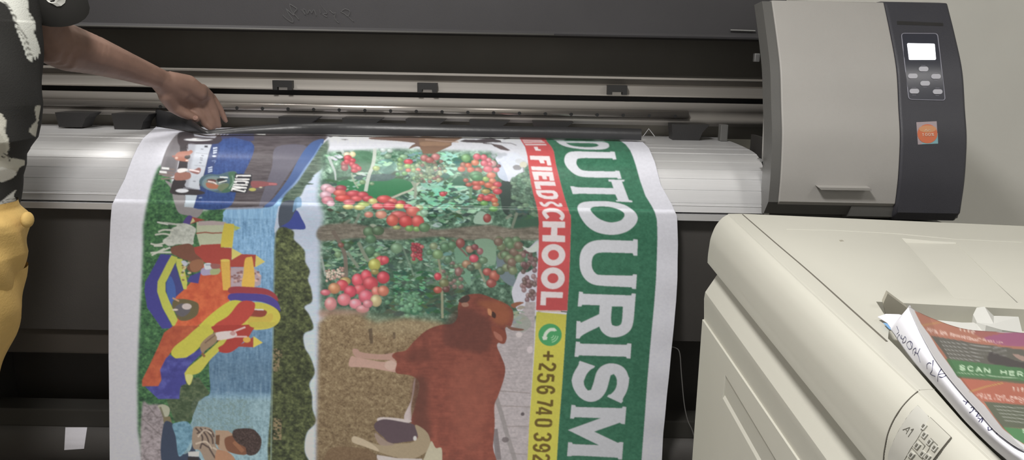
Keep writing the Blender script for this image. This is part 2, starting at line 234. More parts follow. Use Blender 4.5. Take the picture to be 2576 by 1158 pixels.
spoly(Td, [(560, 1030), (700, 900), (860, 790), (970, 790), (1000, 830), (860, 920), (740, 1000), (700, 1030), (710, 1080), (620, 1158), (410, 1158)], (178, 172, 58))
spoly(Td, [(960, 795), (1080, 798), (1085, 870), (1030, 950), (960, 1010), (850, 1062), (740, 1085), (708, 1040), (740, 990), (850, 920)], (166, 58, 50))
poly(Td, [(940, 1010), (1052, 1000), (1055, 1080), (1010, 1158), (800, 1158), (860, 1080)], (150, 54, 46))
# lower part of the slide
poly(Te, [(330, 0), (560, 0), (440, 110), (330, 200), (270, 280), (225, 380), (225, 470), (200, 520), (60, 522), (60, 470), (110, 370), (200, 180), (250, 60)], pal(N1, [(146, 62, 44), (158, 70, 48), (168, 80, 52)]))
spoly(Te, [(560, 0), (660, 0), (675, 50), (600, 130), (520, 220), (450, 270), (360, 285), (310, 240), (340, 180), (440, 100)], (172, 166, 58))
spoly(Te, [(680, 0), (1000, 0), (1000, 60), (940, 130), (870, 200), (800, 235), (720, 222), (700, 180), (720, 100), (680, 50)], (150, 50, 44))
spoly(Te, [(1000, 10), (1100, 20), (1200, 0), (1200, -30), (1000, -30)], (170, 156, 60)); poly(Te, [(880, 180), (1020, 95), (1020, 186)], (146, 54, 44)); poly(Te, [(1020, 90), (1100, 146), (1018, 188)], (186, 168, 66)); ell(Te, 962, 120, 32, 26, (190, 146, 62))
spoly(Te, [(740, 120), (790, 110), (760, 160), (715, 190), (720, 220), (650, 290), (560, 400), (480, 430), (490, 470), (470, 510), (440, 480), (425, 400), (470, 350), (580, 260), (660, 190)], (168, 162, 62)); spoly(Te, [(440, 420), (498, 430), (480, 490), (462, 512), (440, 470)], (180, 182, 100))
poly(Te, [(300, 250), (345, 282), (440, 275), (520, 222), (570, 190), (585, 230), (470, 340), (425, 410), (440, 500), (390, 520), (380, 630), (200, 632), (85, 525), (200, 520), (228, 470), (215, 380), (265, 280)], pal(N1, [(50, 50, 112), (58, 58, 126), (70, 72, 142)])); spoly(Te, [(240, 560), (330, 470), (400, 420), (420, 460), (350, 600)], (52, 52, 118), .7)
spoly(Te, [(560, 170), (620, 100), (700, 55), (715, 100), (690, 150), (610, 210), (580, 240)], (132, 108, 84)); line(Te, [(600, 150), (690, 80)], 3, (100, 78, 66)); line(Te, [(575, 235), (600, 268)], 6, (120, 80, 50))
spoly(Te, [(700, 60), (820, 45), (870, 60), (860, 100), (720, 125), (705, 100)], (190, 172, 170)); line(Te, [(850, 50), (950, 12)], 4.2, (196, 158, 156)); line(Te, [(860, 95), (965, 95)], 4, (190, 150, 150)); ell(Te, 842, 66, 24, 18, (168, 124, 122))
# person in printed picture, path stones
putA(feather(Te, [(60, 690), (120, 680), (240, 700), (250, 900), (240, 1200), (60, 1200)], 2), pal(N2 * .5 + N3 * .5, [(88, 80, 82), (124, 114, 118), (140, 130, 134)]))
for q in ([(60, 800), (150, 880), (240, 960)], [(110, 690), (180, 780), (235, 800)]): line(Te, q, 3, (92, 84, 84), .6)
spoly(Te, [(195, 690), (250, 680), (295, 710), (290, 770), (250, 795), (225, 740)], (140, 140, 122)); line(Te, [(215, 700), (270, 850)], 5, (88, 84, 66), .8); poly(Te, [(240, 790), (300, 780), (320, 850), (250, 850)], (100, 90, 66))
spoly(Te, [(245, 850), (330, 850), (360, 950), (400, 1100), (470, 1080), (500, 1000), (520, 1080), (560, 1200), (245, 1200)], (44, 52, 70))
spoly(Te, [(320, 860), (360, 835), (440, 825), (485, 870), (500, 950), (460, 1040), (400, 1120), (370, 1110), (350, 960)], pal(N2, [(64, 98, 118), (84, 120, 140), (98, 134, 152)]))
spoly(Te, [(505, 880), (560, 870), (640, 880), (685, 930), (690, 1020), (730, 1080), (800, 1110), (850, 1130), (850, 1200), (640, 1200), (560, 1080), (505, 1060), (490, 980)], (124, 106, 92))
for q in ([(520, 880), (580, 960), (560, 1060)], [(560, 880), (620, 960), (640, 1040)], [(600, 885), (660, 960), (670, 1020)], [(530, 930), (640, 900), (680, 960)], [(640, 1060), (700, 1158)], [(570, 1010), (650, 1060)]): line(Te, q, 4, (60, 48, 46), .9, True)
for q in ([(540, 960), (600, 900), (660, 930)], [(520, 1020), (610, 1000), (660, 1060)], [(670, 1050), (740, 1090)]): line(Te, q, 4.5, (166, 150, 134), .8, True)
poly(Te, [(690, 900), (800, 905), (850, 940), (800, 1090), (720, 1060), (690, 1000)], (138, 112, 92)); poly(Te, [(695, 945), (730, 940), (725, 1030), (692, 1020)], (86, 60, 44))
spoly(Te, [(770, 980), (820, 950), (880, 950), (960, 1040), (960, 1110), (860, 1105), (790, 1070)], (98, 62, 46)); line(Te, [(850, 1000), (930, 1085)], 10, (120, 78, 56))
spoly(Te, [(850, 900), (920, 885), (1010, 890), (1060, 930), (1088, 980), (1082, 1050), (1050, 1100), (1000, 1120), (960, 1105), (950, 1050), (880, 1010), (840, 950)], pal(NF, [(40, 32, 30), (56, 44, 42), (70, 56, 54)]))
spoly(Te, [(700, 1080), (740, 1070), (830, 1110), (860, 1200), (700, 1200)], (140, 100, 76)); poly(Te, [(455, 1088), (555, 1082), (548, 1130), (460, 1125)], (160, 162, 158)); poly(Te, [(455, 1130), (548, 1132), (560, 1240), (450, 1240)], (40, 36, 38))
# ---- coffee picture
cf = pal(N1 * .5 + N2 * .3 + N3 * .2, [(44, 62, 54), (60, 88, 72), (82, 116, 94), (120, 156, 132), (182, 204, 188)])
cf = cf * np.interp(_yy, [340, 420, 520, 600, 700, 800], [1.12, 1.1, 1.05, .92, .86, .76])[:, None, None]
A = feather(ID, [(812, 388), (835, 378), (1000, 372), (1100, 378), (1230, 380), (1280, 400), (1345, 420), (1352, 500), (1356, 800), (1300, 830), (1150, 830), (1000, 830), (900, 850), (840, 840), (806, 780), (806, 600), (815, 540), (800, 500), (806, 440)], 6, False)
putA(A, cf)
LEAF_LATER = 1
def frg(t, boxes, col, n, s, al=.9, jit=14):    # scattered leaf slivers
    for _ in range(n):
        x0, y0, x1, y1 = boxes; x = rdA.uniform(x0, x1); y = rdA.uniform(y0, y1); a = rdA.uniform(-.5, .5); l = s * rdA.uniform(.5, 1.3); h = l * rdA.uniform(.2, .5)
        c = tuple(v + rdA.uniform(-jit, jit) for v in col)
        spoly(t, [(x - l * math.cos(a), y - l * math.sin(a)), (x - h * math.sin(a) * .9, y + h * math.cos(a)), (x + l * math.cos(a), y + l * math.sin(a)), (x + h * math.sin(a), y - h * math.cos(a))], c, al)
for bx_, colr, nn_, s_ in (((150, 250, 1300, 560), (52, 84, 64), 46, 52), ((150, 250, 1300, 560), (150, 190, 166), 34, 34), ((1250, 300, 1700, 760), (56, 100, 82), 30, 56), ((900, 540, 1750, 960), (44, 76, 58), 60, 50), ((900, 540, 1750, 960), (166, 206, 184), 60, 40), ((150, 780, 1000, 960), (150, 178, 158), 26, 30), ((150, 780, 1000, 960), (58, 76, 58), 26, 36)): frg(Tg, bx_, colr, nn_, s_, .85, 12)
for bx_, colr, nn_, s_ in (((120, 160, 1000, 520), (54, 82, 62), 60, 40), ((120, 160, 1400, 520), (132, 166, 142), 60, 28), ((760, 460, 1460, 900), (46, 72, 54), 60, 50), ((1150, 160, 1950, 620), (74, 110, 86), 46, 46), ((1150, 160, 1900, 620), (140, 170, 148), 30, 28)): frg(Th, bx_, colr, nn_, s_, .85, 12)
spoly(Tg, [(240, 420), (500, 300), (600, 440), (500, 540), (300, 520), (180, 500)], (70, 104, 84), .6)
spoly(Tj, [(430, 900), (700, 850), (1000, 880), (1400, 830), (1640, 900), (1640, 1000), (1300, 1120), (950, 1158), (850, 1050), (600, 1040)], (42, 116, 72)); spoly(Tj, [(700, 380), (1000, 420), (1020, 640), (820, 700), (720, 600)], (70, 116, 86), .8); spoly(Tj, [(740, 800), (1100, 760), (1380, 780), (1250, 870), (800, 860)], (72, 92, 96), .8)
spoly(Tj, [(1100, 560), (1300, 520), (1400, 640), (1300, 760), (1120, 720)], (80, 128, 120), .7)
frg(Tj, (330, 460, 500, 560), (196, 206, 208), 8, 40); frg(Tj, (1060, 540, 1300, 620), (150, 196, 170), 10, 50); frg(Tj, (700, 730, 940, 800), (176, 200, 184), 6, 70); frg(Tj, (480, 800, 900, 1050), (140, 180, 150), 14, 50)
frg(Tj, (1560, 400, 1800, 540), (110, 150, 150), 16, 40)
frg(Tk, (300, 400, 620, 760), (150, 206, 182), 46, 50); frg(Tk, (480, 480, 700, 760), (60, 110, 92), 16, 60); spoly(Tk, [(450, 930), (520, 850), (620, 790), (680, 840), (700, 920), (640, 960), (500, 960)], (56, 104, 82))
frg(Tk, (0, 860, 500, 1150), (140, 200, 166), 40, 55); frg(Tk, (150, 950, 420, 1100), (60, 92, 74), 16, 55); spoly(Tk, [(430, 960), (560, 950), (720, 960), (760, 1060), (680, 1100), (500, 1110), (440, 1040)], (170, 208, 184)); frg(Tk, (480, 1040, 760, 1158), (72, 108, 84), 10, 50)
frg(Tg, (1080, 560, 1520, 800), (120, 190, 158), 70, 40); frg(Tg, (1150, 600, 1540, 820), (58, 96, 74), 40, 34); frg(Tg, (1560, 640, 1700, 800), (56, 92, 70), 14, 30); frg(Tg, (860, 760, 1500, 960), (96, 140, 116), 30, 34)
spoly(Tk, [(1300, 880), (1400, 870), (1500, 900), (1560, 1000), (1600, 1158), (1300, 1158), (1260, 1060)], (48, 62, 58)); spoly(Tg, [(1860, 540), (1960, 560), (2050, 640), (2120, 780), (2100, 900), (1900, 850), (1850, 700)], (50, 66, 60)); spoly(Tg, [(1960, 900), (2200, 860), (2220, 990), (2000, 1000)], (60, 92, 74))
spoly(Tg, [(1800, 300), (1900, 260), (2090, 220), (2110, 300), (2040, 340), (2080, 440), (2000, 470), (1960, 530), (1880, 500), (1860, 400)], (206, 210, 224)); spoly(Tk, [(1250, 560), (1320, 640), (1400, 860), (1300, 850), (1230, 760)], (182, 192, 212)); spoly(Tk, [(1480, 640), (1540, 610), (1620, 640), (1600, 690), (1510, 690)], (140, 138, 142)); ell(Tk, 1580, 550, 60, 40, (196, 198, 204)); ell(Tk, 1650, 610, 60, 50, (200, 196, 176)); line(Tk, [(1650, 650), (1660, 740)], 4, (150, 150, 154))
for q in range(9): ell(Tk, rdA.uniform(1130, 1360), rdA.uniform(400, 490), 42, 30, (176, 180, 190), .6)
for q in range(46): ell(Tk, rdA.uniform(1480, 1800) if q < 30 else rdA.uniform(1560, 1800), rdA.uniform(760, 1158), 46, 34, rdA.choice([(96, 132, 108), (112, 146, 116), (72, 104, 84)]), .85, .6)
for q in range(50): ell(Tg, rdA.uniform(1960, 2210), rdA.uniform(600, 860), 30, 22, rdA.choice([(84, 116, 92), (100, 132, 100), (58, 84, 68)]), .85, .5)
frg(Tg, (1940, 780, 2200, 900), (70, 96, 78), 20, 40)
# branches
BR = (158, 164, 152)
line(Tj, [(300, 470), (350, 600), (400, 720), (415, 860)], 8, (176, 184, 182), .9, True, 4); line(Tj, [(490, 340), (550, 440)], 7, (190, 194, 192), .8); line(Tj, [(1050, 340), (1040, 480), (1010, 640), (960, 760), (930, 880), (900, 1040)], 9, (184, 190, 180), .95, True); line(Tj, [(670, 740), (710, 880), (780, 990)], 4, (150, 164, 140), .9, True)
line(Tj, [(1300, 1158), (1500, 1070), (1650, 1010), (1800, 850)], 5, (178, 176, 158), .95, True); line(Tj, [(1650, 880), (1700, 990), (1700, 1158)], 7, (140, 150, 132), .95, True); line(Tg, [(1020, 540), (1030, 660)], 6, (140, 150, 132)); line(Tk, [(800, 980), (795, 1150)], 7, (100, 136, 104)); line(Tk, [(810, 810), (805, 870)], 5, (170, 196, 150))
for q in ([(480, 840), (430, 960)], [(390, 900), (330, 940)], [(2010, 830), (1960, 980)], [(1960, 850), (1900, 890)]): line(Tg, q, 7, (128, 134, 118), .8)
# trunk across
wd = pal(NH * .6 + N2 * .4, [(92, 84, 74), (118, 108, 96), (148, 138, 124)])
putA(feather(ID, [(806, 570), (880, 562), (960, 574), (1050, 566), (1100, 578), (1220, 566), (1290, 575), (1356, 572), (1356, 602), (1290, 604), (1200, 606), (1100, 596), (1000, 604), (900, 600), (806, 606)], 2) * .95, wd)
frg(Th, (1160, 150, 1420, 420), (104, 142, 116), 20, 40); spoly(Th, [(1400, 240), (1440, 220), (1540, 330), (1560, 600), (1500, 560), (1420, 400)], (98, 136, 112)); spoly(Th, [(1600, 170), (1780, 180), (1800, 400), (1700, 380), (1640, 260)], (118, 148, 124)); spoly(Th, [(1600, -60), (1660, -110), (1750, -60), (1760, 10), (1600, 10)], (150, 180, 160)); spoly(Th, [(1810, 330), (1880, 320), (2000, 560), (1960, 620), (1840, 520)], (98, 112, 120))
spoly(Th, [(2040, 480), (2120, 480), (2215, 380), (2215, 180), (2120, 250), (2060, 230), (2100, 300), (2200, 290), (2215, 860), (2050, 900), (1960, 700), (2000, 560)], (176, 174, 186))
frg(Th, (130, 180, 900, 480), (120, 158, 130), 46, 34); frg(Th, (130, 180, 900, 500), (52, 84, 62), 46, 38)
frg(Th, (780, 480, 1180, 880), (50, 88, 62), 90, 36); frg(Th, (820, 500, 1150, 860), (92, 146, 108), 70, 26); frg(Th, (640, 740, 1200, 880), (60, 84, 66), 24, 50); frg(Th, (1180, 620, 1450, 900), (58, 74, 60), 24, 44)
for q in range(44): ell(Th, 960 + rdA.gauss(0, 75), 780 + rdA.gauss(0, 65), 24, 22, rdA.choice([(74, 122, 88), (92, 140, 104), (58, 98, 72)]), .85, .6)
for q in range(38): ell(Th, rdA.uniform(1290, 1480), rdA.uniform(380, 640), 26, 22, rdA.choice([(60, 84, 62), (88, 116, 84), (110, 84, 78)]), .9, .8)
line(Th, [(1245, 340), (1270, 500), (1280, 640), (1285, 930)], 6, (128, 128, 104), .95, True); line(Th, [(470, 190), (520, 300), (570, 380)], 9, (118, 126, 108), .95, True); line(Th, [(360, 290), (420, 370), (470, 440)], 8, (116, 124, 108), .9, True); line(Th, [(220, 80), (290, 200), (340, 330), (350, 540)], 10, (108, 96, 86), .95, True); line(Th, [(110, 330), (150, 520)], 5, (150, 156, 150), .8); line(Th, [(1380, 170), (1530, 330)], 5, (110, 84, 76), .9); line(Th, [(1640, 440), (1700, 580)], 6, (128, 130, 108), .9); line(Th, [(900, 240), (1010, 520)], 5, (110, 130, 112), .7)
def berries(t, lst, sh=.9):
    for x, y, rx, ry, c in lst: ell(t, x, y, rx, ry, c, 1.0, sh)
R1 = (188, 56, 66); R2 = (178, 48, 60); RP = (204, 96, 108); RO = (190, 84, 60); GR = (104, 142, 84); YG = (170, 174, 92); PK = (206, 158, 172); G2 = (72, 110, 76); MR = (130, 44, 54)
berries(Tj, [(600, 450, 60, 50, (206, 190, 160)), (690, 440, 50, 46, (216, 200, 150)), (560, 600, 60, 55, (150, 60, 66)), (610, 500, 68, 50, R1), (690, 540, 50, 40, R2), (600, 560, 55, 40, R1), (680, 600, 50, 45, R2), (560, 660, 60, 50, (140, 76, 76)), (730, 650, 70, 60, R2), (790, 670, 45, 40, R2), (720, 705, 60, 34, R2), (1070, 665, 60, 42, (150, 168, 96)), (1260, 470, 60, 38, (120, 148, 122)), (1180, 370, 50, 36, (180, 192, 188)), (1290, 380, 50, 34, (170, 186, 178))])
berries(Tj, [(1510, 480, 70, 40, (120, 158, 120)), (1460, 530, 48, 40, GR), (1590, 560, 76, 44, R1), (1455, 602, 48, 32, GR), (1575, 632, 58, 38, (130, 166, 84)), (1660, 640, 42, 36, GR), (1465, 668, 52, 36, GR), (1590, 698, 46, 30, RO), (1680, 695, 50, 40, (120, 150, 86)), (1750, 690, 40, 32, (196, 100, 80)), (1530, 750, 50, 36, (96, 150, 84)), (1750, 760, 50, 36, (104, 138, 90)), (1420, 760, 40, 30, (70, 140, 84)), (1690, 830, 44, 34, (112, 148, 100)), (850, 890, 52, 38, (110, 146, 96)), (1000, 915, 40, 26, (110, 140, 100))])
for q in range(60): ell(Tg, rdA.uniform(1020, 1320), rdA.uniform(330, 530), 22, 17, rdA.choice([(96, 122, 86), (150, 164, 120), (60, 86, 62), (124, 84, 76)]), .9, .7)
berries(Tg, [(1110, 300, 40, 34, (160, 92, 90)), (1220, 290, 44, 34, (170, 100, 100)), (1160, 320, 44, 30, (150, 80, 76)), (1290, 650, 34, 24, R1), (1320, 640, 16, 14, (150, 60, 60))])
berries(Tk, [(720, 500, 76, 66, (110, 156, 100)), (900, 480, 66, 54, RP), (1010, 490, 56, 50, RP), (1090, 540, 50, 46, (196, 110, 120)), (1160, 590, 56, 54, (190, 140, 140)), (680, 610, 56, 44, (150, 92, 76)), (760, 620, 60, 44, RO), (870, 575, 66, 50, (204, 120, 92)), (1020, 585, 66, 52, RP), (1110, 600, 40, 36, RP), (650, 680, 66, 44, RO), (800, 690, 66, 46, RO), (920, 700, 70, 50, (150, 72, 60)), (1080, 680, 84, 56, (202, 82, 96)), (1210, 690, 56, 42, RP), (1250, 630, 40, 30, (110, 56, 64)), (720, 860, 46, 34, (160, 80, 66)), (880, 780, 110, 70, (62, 120, 70)), (1040, 840, 56, 42, (140, 170, 84)), (1130, 780, 76, 54, (204, 108, 84)), (1150, 870, 60, 46, (200, 110, 84)), (770, 930, 56, 34, (168, 76, 60)), (900, 910, 90, 50, (176, 66, 54)), (980, 905, 50, 36, RO), (900, 980, 76, 40, (190, 90, 80)), (1095, 940, 80, 48, RO), (1230, 930, 70, 50, R1), (1180, 990, 60, 40, (196, 120, 84)), (1040, 1040, 76, 40, (156, 140, 76)), (1230, 1040, 76, 52, R1), (970, 1120, 56, 40, R1), (1130, 1120, 76, 44, RO)])
berries(Tg, [(1650, 700, 30, 22, RO), (1730, 690, 60, 30, R1), (1790, 710, 36, 30, RO), (1690, 740, 40, 24, (96, 150, 72)), (1800, 750, 34, 22, (170, 110, 70)), (1780, 795, 44, 26, (90, 150, 70)), (1720, 885, 40, 44, (150, 64, 60)), (1620, 490, 60, 36, (60, 120, 70))])
berries(Tg, [(160, 590, 60, 40, PK), (200, 610, 56, 36, (210, 140, 152)), (150, 660, 56, 40, (212, 160, 176)), (170, 710, 60, 40, (206, 120, 136)), (200, 740, 40, 30, PK), (300, 595, 56, 32, (160, 50, 64)), (290, 640, 64, 34, (206, 84, 76)), (420, 650, 74, 36, R1), (510, 660, 56, 34, R1), (320, 690, 80, 34, (212, 66, 60)), (450, 695, 56, 28, (214, 76, 80)), (560, 695, 56, 30, R1), (380, 730, 60, 28, RP), (610, 720, 46, 30, (196, 186, 110)), (370, 775, 54, 24, (206, 188, 110)), (520, 750, 60, 26, (150, 170, 84)), (480, 780, 56, 26, (196, 190, 110)), (720, 700, 74, 38, (204, 66, 66)), (800, 720, 46, 30, (206, 90, 84)), (660, 770, 60, 32, (208, 84, 86)), (770, 765, 66, 42, R1), (880, 740, 50, 30, R1), (870, 768, 46, 26, (200, 178, 84)), (950, 775, 44, 30, R1), (1060, 785, 40, 28, (150, 160, 110))])
berries(Tg, [(570, 850, 44, 30, (210, 130, 112)), (690, 850, 56, 40, (216, 140, 116)), (1000, 820, 70, 50, (212, 96, 84)), (1075, 850, 44, 38, (130, 172, 130)), (1110, 830, 40, 24, (150, 190, 160)), (860, 850, 80, 36, (206, 86, 84)), (800, 905, 60, 58, (206, 84, 70)), (930, 915, 70, 58, (204, 62, 62)), (1045, 915, 62, 58, (210, 76, 72)), (840, 975, 40, 20, (150, 160, 96)), (965, 985, 44, 30, (110, 152, 80)), (1035, 990, 36, 26, (120, 160, 88)), (1110, 975, 56, 46, (84, 120, 80))])
# lower berries
berries(Th, [(570, 90, 56, 50, (80, 110, 76)), (660, 80, 60, 46, (70, 96, 66)), (590, 160, 52, 44, G2), (580, 270, 50, 44, G2), (840, 250, 60, 52, (98, 132, 98)), (650, 320, 36, 30, (96, 128, 84)), (1200, 230, 40, 34, (118, 132, 96)), (1240, 310, 52, 48, (100, 132, 84)), (1160, 290, 30, 30, G2), (1310, 240, 50, 46, G2), (1380, 220, 44, 40, G2), (360, 230, 40, 36, (58, 84, 60)), (270, 310, 34, 34, (100, 132, 90)), (300, 220, 30, 24, (120, 70, 62)), (1010, 370, 40, 36, (90, 124, 88)), (1340, 360, 40, 38, (70, 104, 76))])
berries(Th, [(1000 + (i % 4) * 25 + rdA.uniform(-10, 10), 205 + (i // 4) * 30 + rdA.uniform(-10, 10) + (i % 4) * 8, rdA.uniform(16, 24), rdA.uniform(15, 22), rdA.choice([(150, 44, 54), (120, 38, 46), (176, 84, 84)])) for i in range(21)], .7)
berries(Th, [(165 + (i % 7) * 25 + rdA.uniform(-9, 9), 565 - (i // 7) * 24 - (i % 7) * 8 + rdA.uniform(-9, 9), rdA.uniform(11, 18), rdA.uniform(10, 16), rdA.choice([(172, 144, 128), (150, 110, 100), (190, 168, 150)])) for i in range(30)], .8)
berries(Th, [(690, 370, 60, 46, R1), (725, 365, 42, 40, (190, 60, 70)), (625, 410, 60, 60, (162, 158, 66)), (630, 480, 40, 28, (130, 116, 60)), (340, 570, 56, 40, (160, 130, 76)), (310, 610, 60, 54, R1), (235, 640, 60, 54, (178, 112, 74)), (460, 560, 56, 64, (200, 66, 80)), (545, 520, 54, 60, (196, 58, 72)), (710, 535, 62, 60, R2), (585, 590, 76, 66, (180, 54, 64)), (480, 650, 60, 50, (190, 64, 74)), (390, 670, 62, 58, (186, 54, 72)), (640, 670, 44, 50, (190, 96, 84)), (710, 665, 56, 52, (176, 94, 72)), (150, 680, 50, 30, (186, 84, 96)), (330, 750, 66, 60, (198, 96, 106)), (200, 790, 60, 66, (186, 110, 112)), (440, 790, 60, 50, (204, 110, 124)), (540, 720, 70, 66, (190, 74, 92)), (640, 760, 56, 60, (168, 150, 104)), (510, 840, 66, 40, (182, 106, 114)), (560, 790, 50, 40, (180, 100, 110))])
putA(feather(Th, [(100, 850), (300, 840), (520, 860), (560, 900), (400, 930), (120, 930)], 5) * .8, (150, 112, 98))
berries(Th, [(1240, 525, 36, 38, R2), (1300, 590, 48, 44, (94, 96, 60)), (1240, 655, 42, 34, (150, 64, 52)), (1320, 650, 36, 30, (84, 50, 46)), (1460, 200, 44, 48, (130, 66, 62)), (1550, 260, 40, 36, (150, 106, 88)), (1600, 240, 36, 30, (120, 60, 64)), (1650, 280, 32, 34, (140, 84, 88)), (1590, 350, 46, 40, (180, 60, 76)), (1520, 405, 46, 40, (144, 104, 78)), (1620, 420, 46, 36, (108, 116, 84)), (1680, 370, 46, 36, (84, 112, 82)), (1560, 440, 40, 34, (70, 84, 66)), (1720, 480, 44, 38, (150, 66, 60)), (1790, 520, 52, 56, (150, 70, 56)), (1760, 590, 50, 44, (130, 60, 54)), (1440, 480, 34, 44, (120, 80, 76)), (1850, 470, 44, 40, (70, 88, 66))])
for q in range(26): ell(Th, rdA.uniform(1800, 2060), rdA.uniform(170, 470), 44, 40, rdA.choice([(100, 112, 78), (84, 78, 62), (110, 84, 72), (88, 116, 80)]), .9, .8)
for q in range(40): ell(Th, rdA.uniform(2060, 2200), rdA.uniform(260, 760), 24, 26, rdA.choice([(96, 62, 66), (120, 84, 86), (84, 60, 56)]), .85, .8)
spoly(Th, [(2060, 230), (2130, 250), (2215, 190), (2215, 270), (2130, 290)], (184, 190, 184))
# ---- hay bank, pavement, cow
hy = pal(NF * .4 + N2 * .35 + N3 * .25, [(72, 54, 40), (106, 86, 62), (128, 108, 80), (152, 134, 104)]); hy = hy * np.interp(_yy, [780, 860, 1000, 1158], [1.08, 1.0, .92, .84])[:, None, None]
putA(feather(Ti, [(60, 150), (150, 90), (350, 90), (480, 150), (700, 120), (950, 150), (1050, 200), (1000, 700), (900, 1250), (40, 1250)], 5, False), hy)
putA(feather(Ti, [(420, 80), (560, 100), (900, 120), (1000, 150), (900, 220), (600, 250), (400, 200)], 8, False) * .35, (140, 128, 100))
pv = pal(NH * .5 + N3 * .5, [(132, 124, 126), (146, 137, 140), (158, 148, 150)]); pv = pv * np.interp(_yy, [840, 1000, 1158], [1.0, 1.0, .94])[:, None, None]
poly(Ti, [(1360, 310), (1440, 180), (1500, 130), (1570, 40), (1580, 0), (1650, 0), (1640, 300), (1610, 800), (1590, 1250), (1380, 1250), (1340, 800)], pv)
spoly(Ti, [(1480, 110), (1560, 90), (1620, 160), (1560, 220), (1490, 180)], (128, 132, 124), .8); frg(Ti, (1480, 20, 1560, 200), (122, 134, 120), 14, 30)
for q in ([(1370, 650), (1610, 668)], [(1400, 762), (1610, 770)], [(1440, 912), (1600, 912)], [(1470, 1110), (1590, 1118)]): line(Ti, q, 3, (118, 108, 108), .7)
line(Ti, [(1360, 690), (1400, 820), (1450, 1000), (1500, 1160)], 11, (112, 106, 106), .7); line(Ti, [(1352, 930), (1380, 1158)], 14, (92, 84, 86), .8); ell(Ti, 1556, 822, 14, 13, (76, 68, 72)); ell(Ti, 1430, 1010, 26, 20, (84, 76, 78), .8); ell(Ti, 1530, 240, 24, 20, (184, 172, 172), .7); ell(Ti, 1610, 350, 22, 26, (184, 170, 174), .7)
poly(Ti, [(425, 200), (455, 190), (462, 300), (440, 310)], (70, 56, 44), .7); poly(Ti, [(605, 225), (625, 222), (625, 270), (608, 275)], (78, 62, 48), .7)
cw = pal(N1 * .6 + NH * .4, [(96, 50, 42), (110, 56, 46), (124, 64, 52)])
LG = (158, 124, 112)
spoly(Ti, [(310, 350), (345, 345), (380, 370), (520, 385), (620, 375), (640, 420), (540, 425), (400, 415), (330, 400)], (150, 116, 104)); spoly(Ti, [(285, 470), (300, 400), (340, 405), (440, 425), (540, 440), (620, 425), (640, 510), (560, 505), (450, 485), (360, 478)], LG); ell(Ti, 590, 465, 44, 36, (166, 138, 126))
spoly(Ti, [(770, 560), (765, 640), (740, 760), (740, 870), (700, 885), (690, 830), (740, 720), (756, 600)], (156, 142, 142))
spoly(Ti, [(1085, 20), (1120, -40), (1230, -60), (1330, -30), (1460, 30), (1490, 100), (1470, 180), (1430, 190), (1440, 260), (1420, 305), (1380, 300), (1370, 330), (1400, 400), (1428, 480), (1420, 560), (1380, 680), (1350, 760), (1352, 900), (1340, 1060), (1345, 1250), (940, 1250), (950, 1100), (870, 1060), (780, 1000), (740, 880), (770, 760), (800, 600), (740, 540), (630, 520), (635, 440), (600, 400), (625, 370), (700, 355), (760, 290), (850, 210), (950, 170), (1040, 160), (1080, 110)], cw)
putA(feather(Ti, [(980, 200), (1060, 60), (1200, 60), (1320, 160), (1330, 260), (1280, 370), (1100, 350), (980, 310)], 5) * .55, (72, 42, 38))
putA(feather(Ti, [(760, 560), (860, 580), (860, 800), (880, 1000), (780, 960), (750, 860)], 6) * .7, (74, 44, 38)); putA(feather(Ti, [(700, 380), (850, 330), (880, 420), (720, 440)], 5) * .5, (76, 42, 36)); putA(feather(Ti, [(1050, 480), (1300, 440), (1330, 700), (1200, 1100), (1050, 900)], 14) * .45, (128, 70, 56))
putA(feather(Ti, [(1220, 0), (1400, 0), (1470, 90), (1430, 170), (1350, 150), (1300, 60)], 4) * .7, (134, 74, 48)); spoly(Ti, [(1085, -10), (1150, -50), (1170, -20), (1130, 10)], (60, 46, 42)); spoly(Ti, [(1110, 10), (1150, 5), (1160, 30), (1120, 35)], (136, 96, 80)); spoly(Ti, [(1300, 50), (1325, 60), (1330, 100), (1305, 90)], (168, 110, 76)); spoly(Ti, [(1335, 70), (1360, 90), (1355, 120), (1330, 105)], (56, 36, 32))
spoly(Ti, [(1330, 180), (1400, 200), (1436, 250), (1425, 303), (1385, 300), (1345, 250)], (112, 56, 44)); spoly(Ti, [(1345, 215), (1400, 250), (1405, 290), (1360, 265)], (140, 84, 70)); spoly(Ti, [(1430, 170), (1480, 185), (1565, 200), (1540, 212), (1470, 205)], (104, 70, 58)); spoly(Ti, [(1470, 20), (1520, 0), (1565, 5), (1520, 30), (1490, 45)], (124, 76, 56))
spoly(Ti, [(490, 860), (520, 845), (620, 850), (740, 870), (700, 885), (520, 880)], (160, 148, 146)); spoly(Ti, [(470, 900), (500, 870), (560, 860), (680, 880), (760, 900), (790, 960), (770, 1010), (700, 1025), (590, 1035), (530, 985), (480, 940)], (70, 56, 62)); ell(Ti, 768, 1000, 13, 18, (176, 160, 158))
spoly(Ti, [(770, 900), (860, 960), (880, 1060), (820, 1120), (740, 1150), (640, 1140), (560, 1120), (480, 1090), (400, 1060), (310, 1030), (315, 985), (350, 990), (420, 1020), (520, 1050), (620, 1040), (740, 1030), (790, 990)], (128, 112, 90)); spoly(Ti, [(310, 1025), (320, 985), (400, 1010), (480, 1060), (500, 1095), (400, 1060)], (150, 134, 112)); spoly(Ti, [(480, 960), (560, 1020), (620, 1045), (520, 1050), (480, 1000)], (120, 102, 92))
spoly(Ti, [(870, 1060), (890, 1020), (920, 1070), (965, 1080), (945, 1250), (800, 1250), (840, 1130)], (150, 142, 122)); poly(Ti, [(490, 1120), (640, 1145), (820, 1150), (820, 1250), (480, 1250)], (156, 146, 144)); spoly(Ti, [(130, 1090), (260, 1060), (460, 1100), (480, 1250), (120, 1250)], (88, 66, 48), .6)
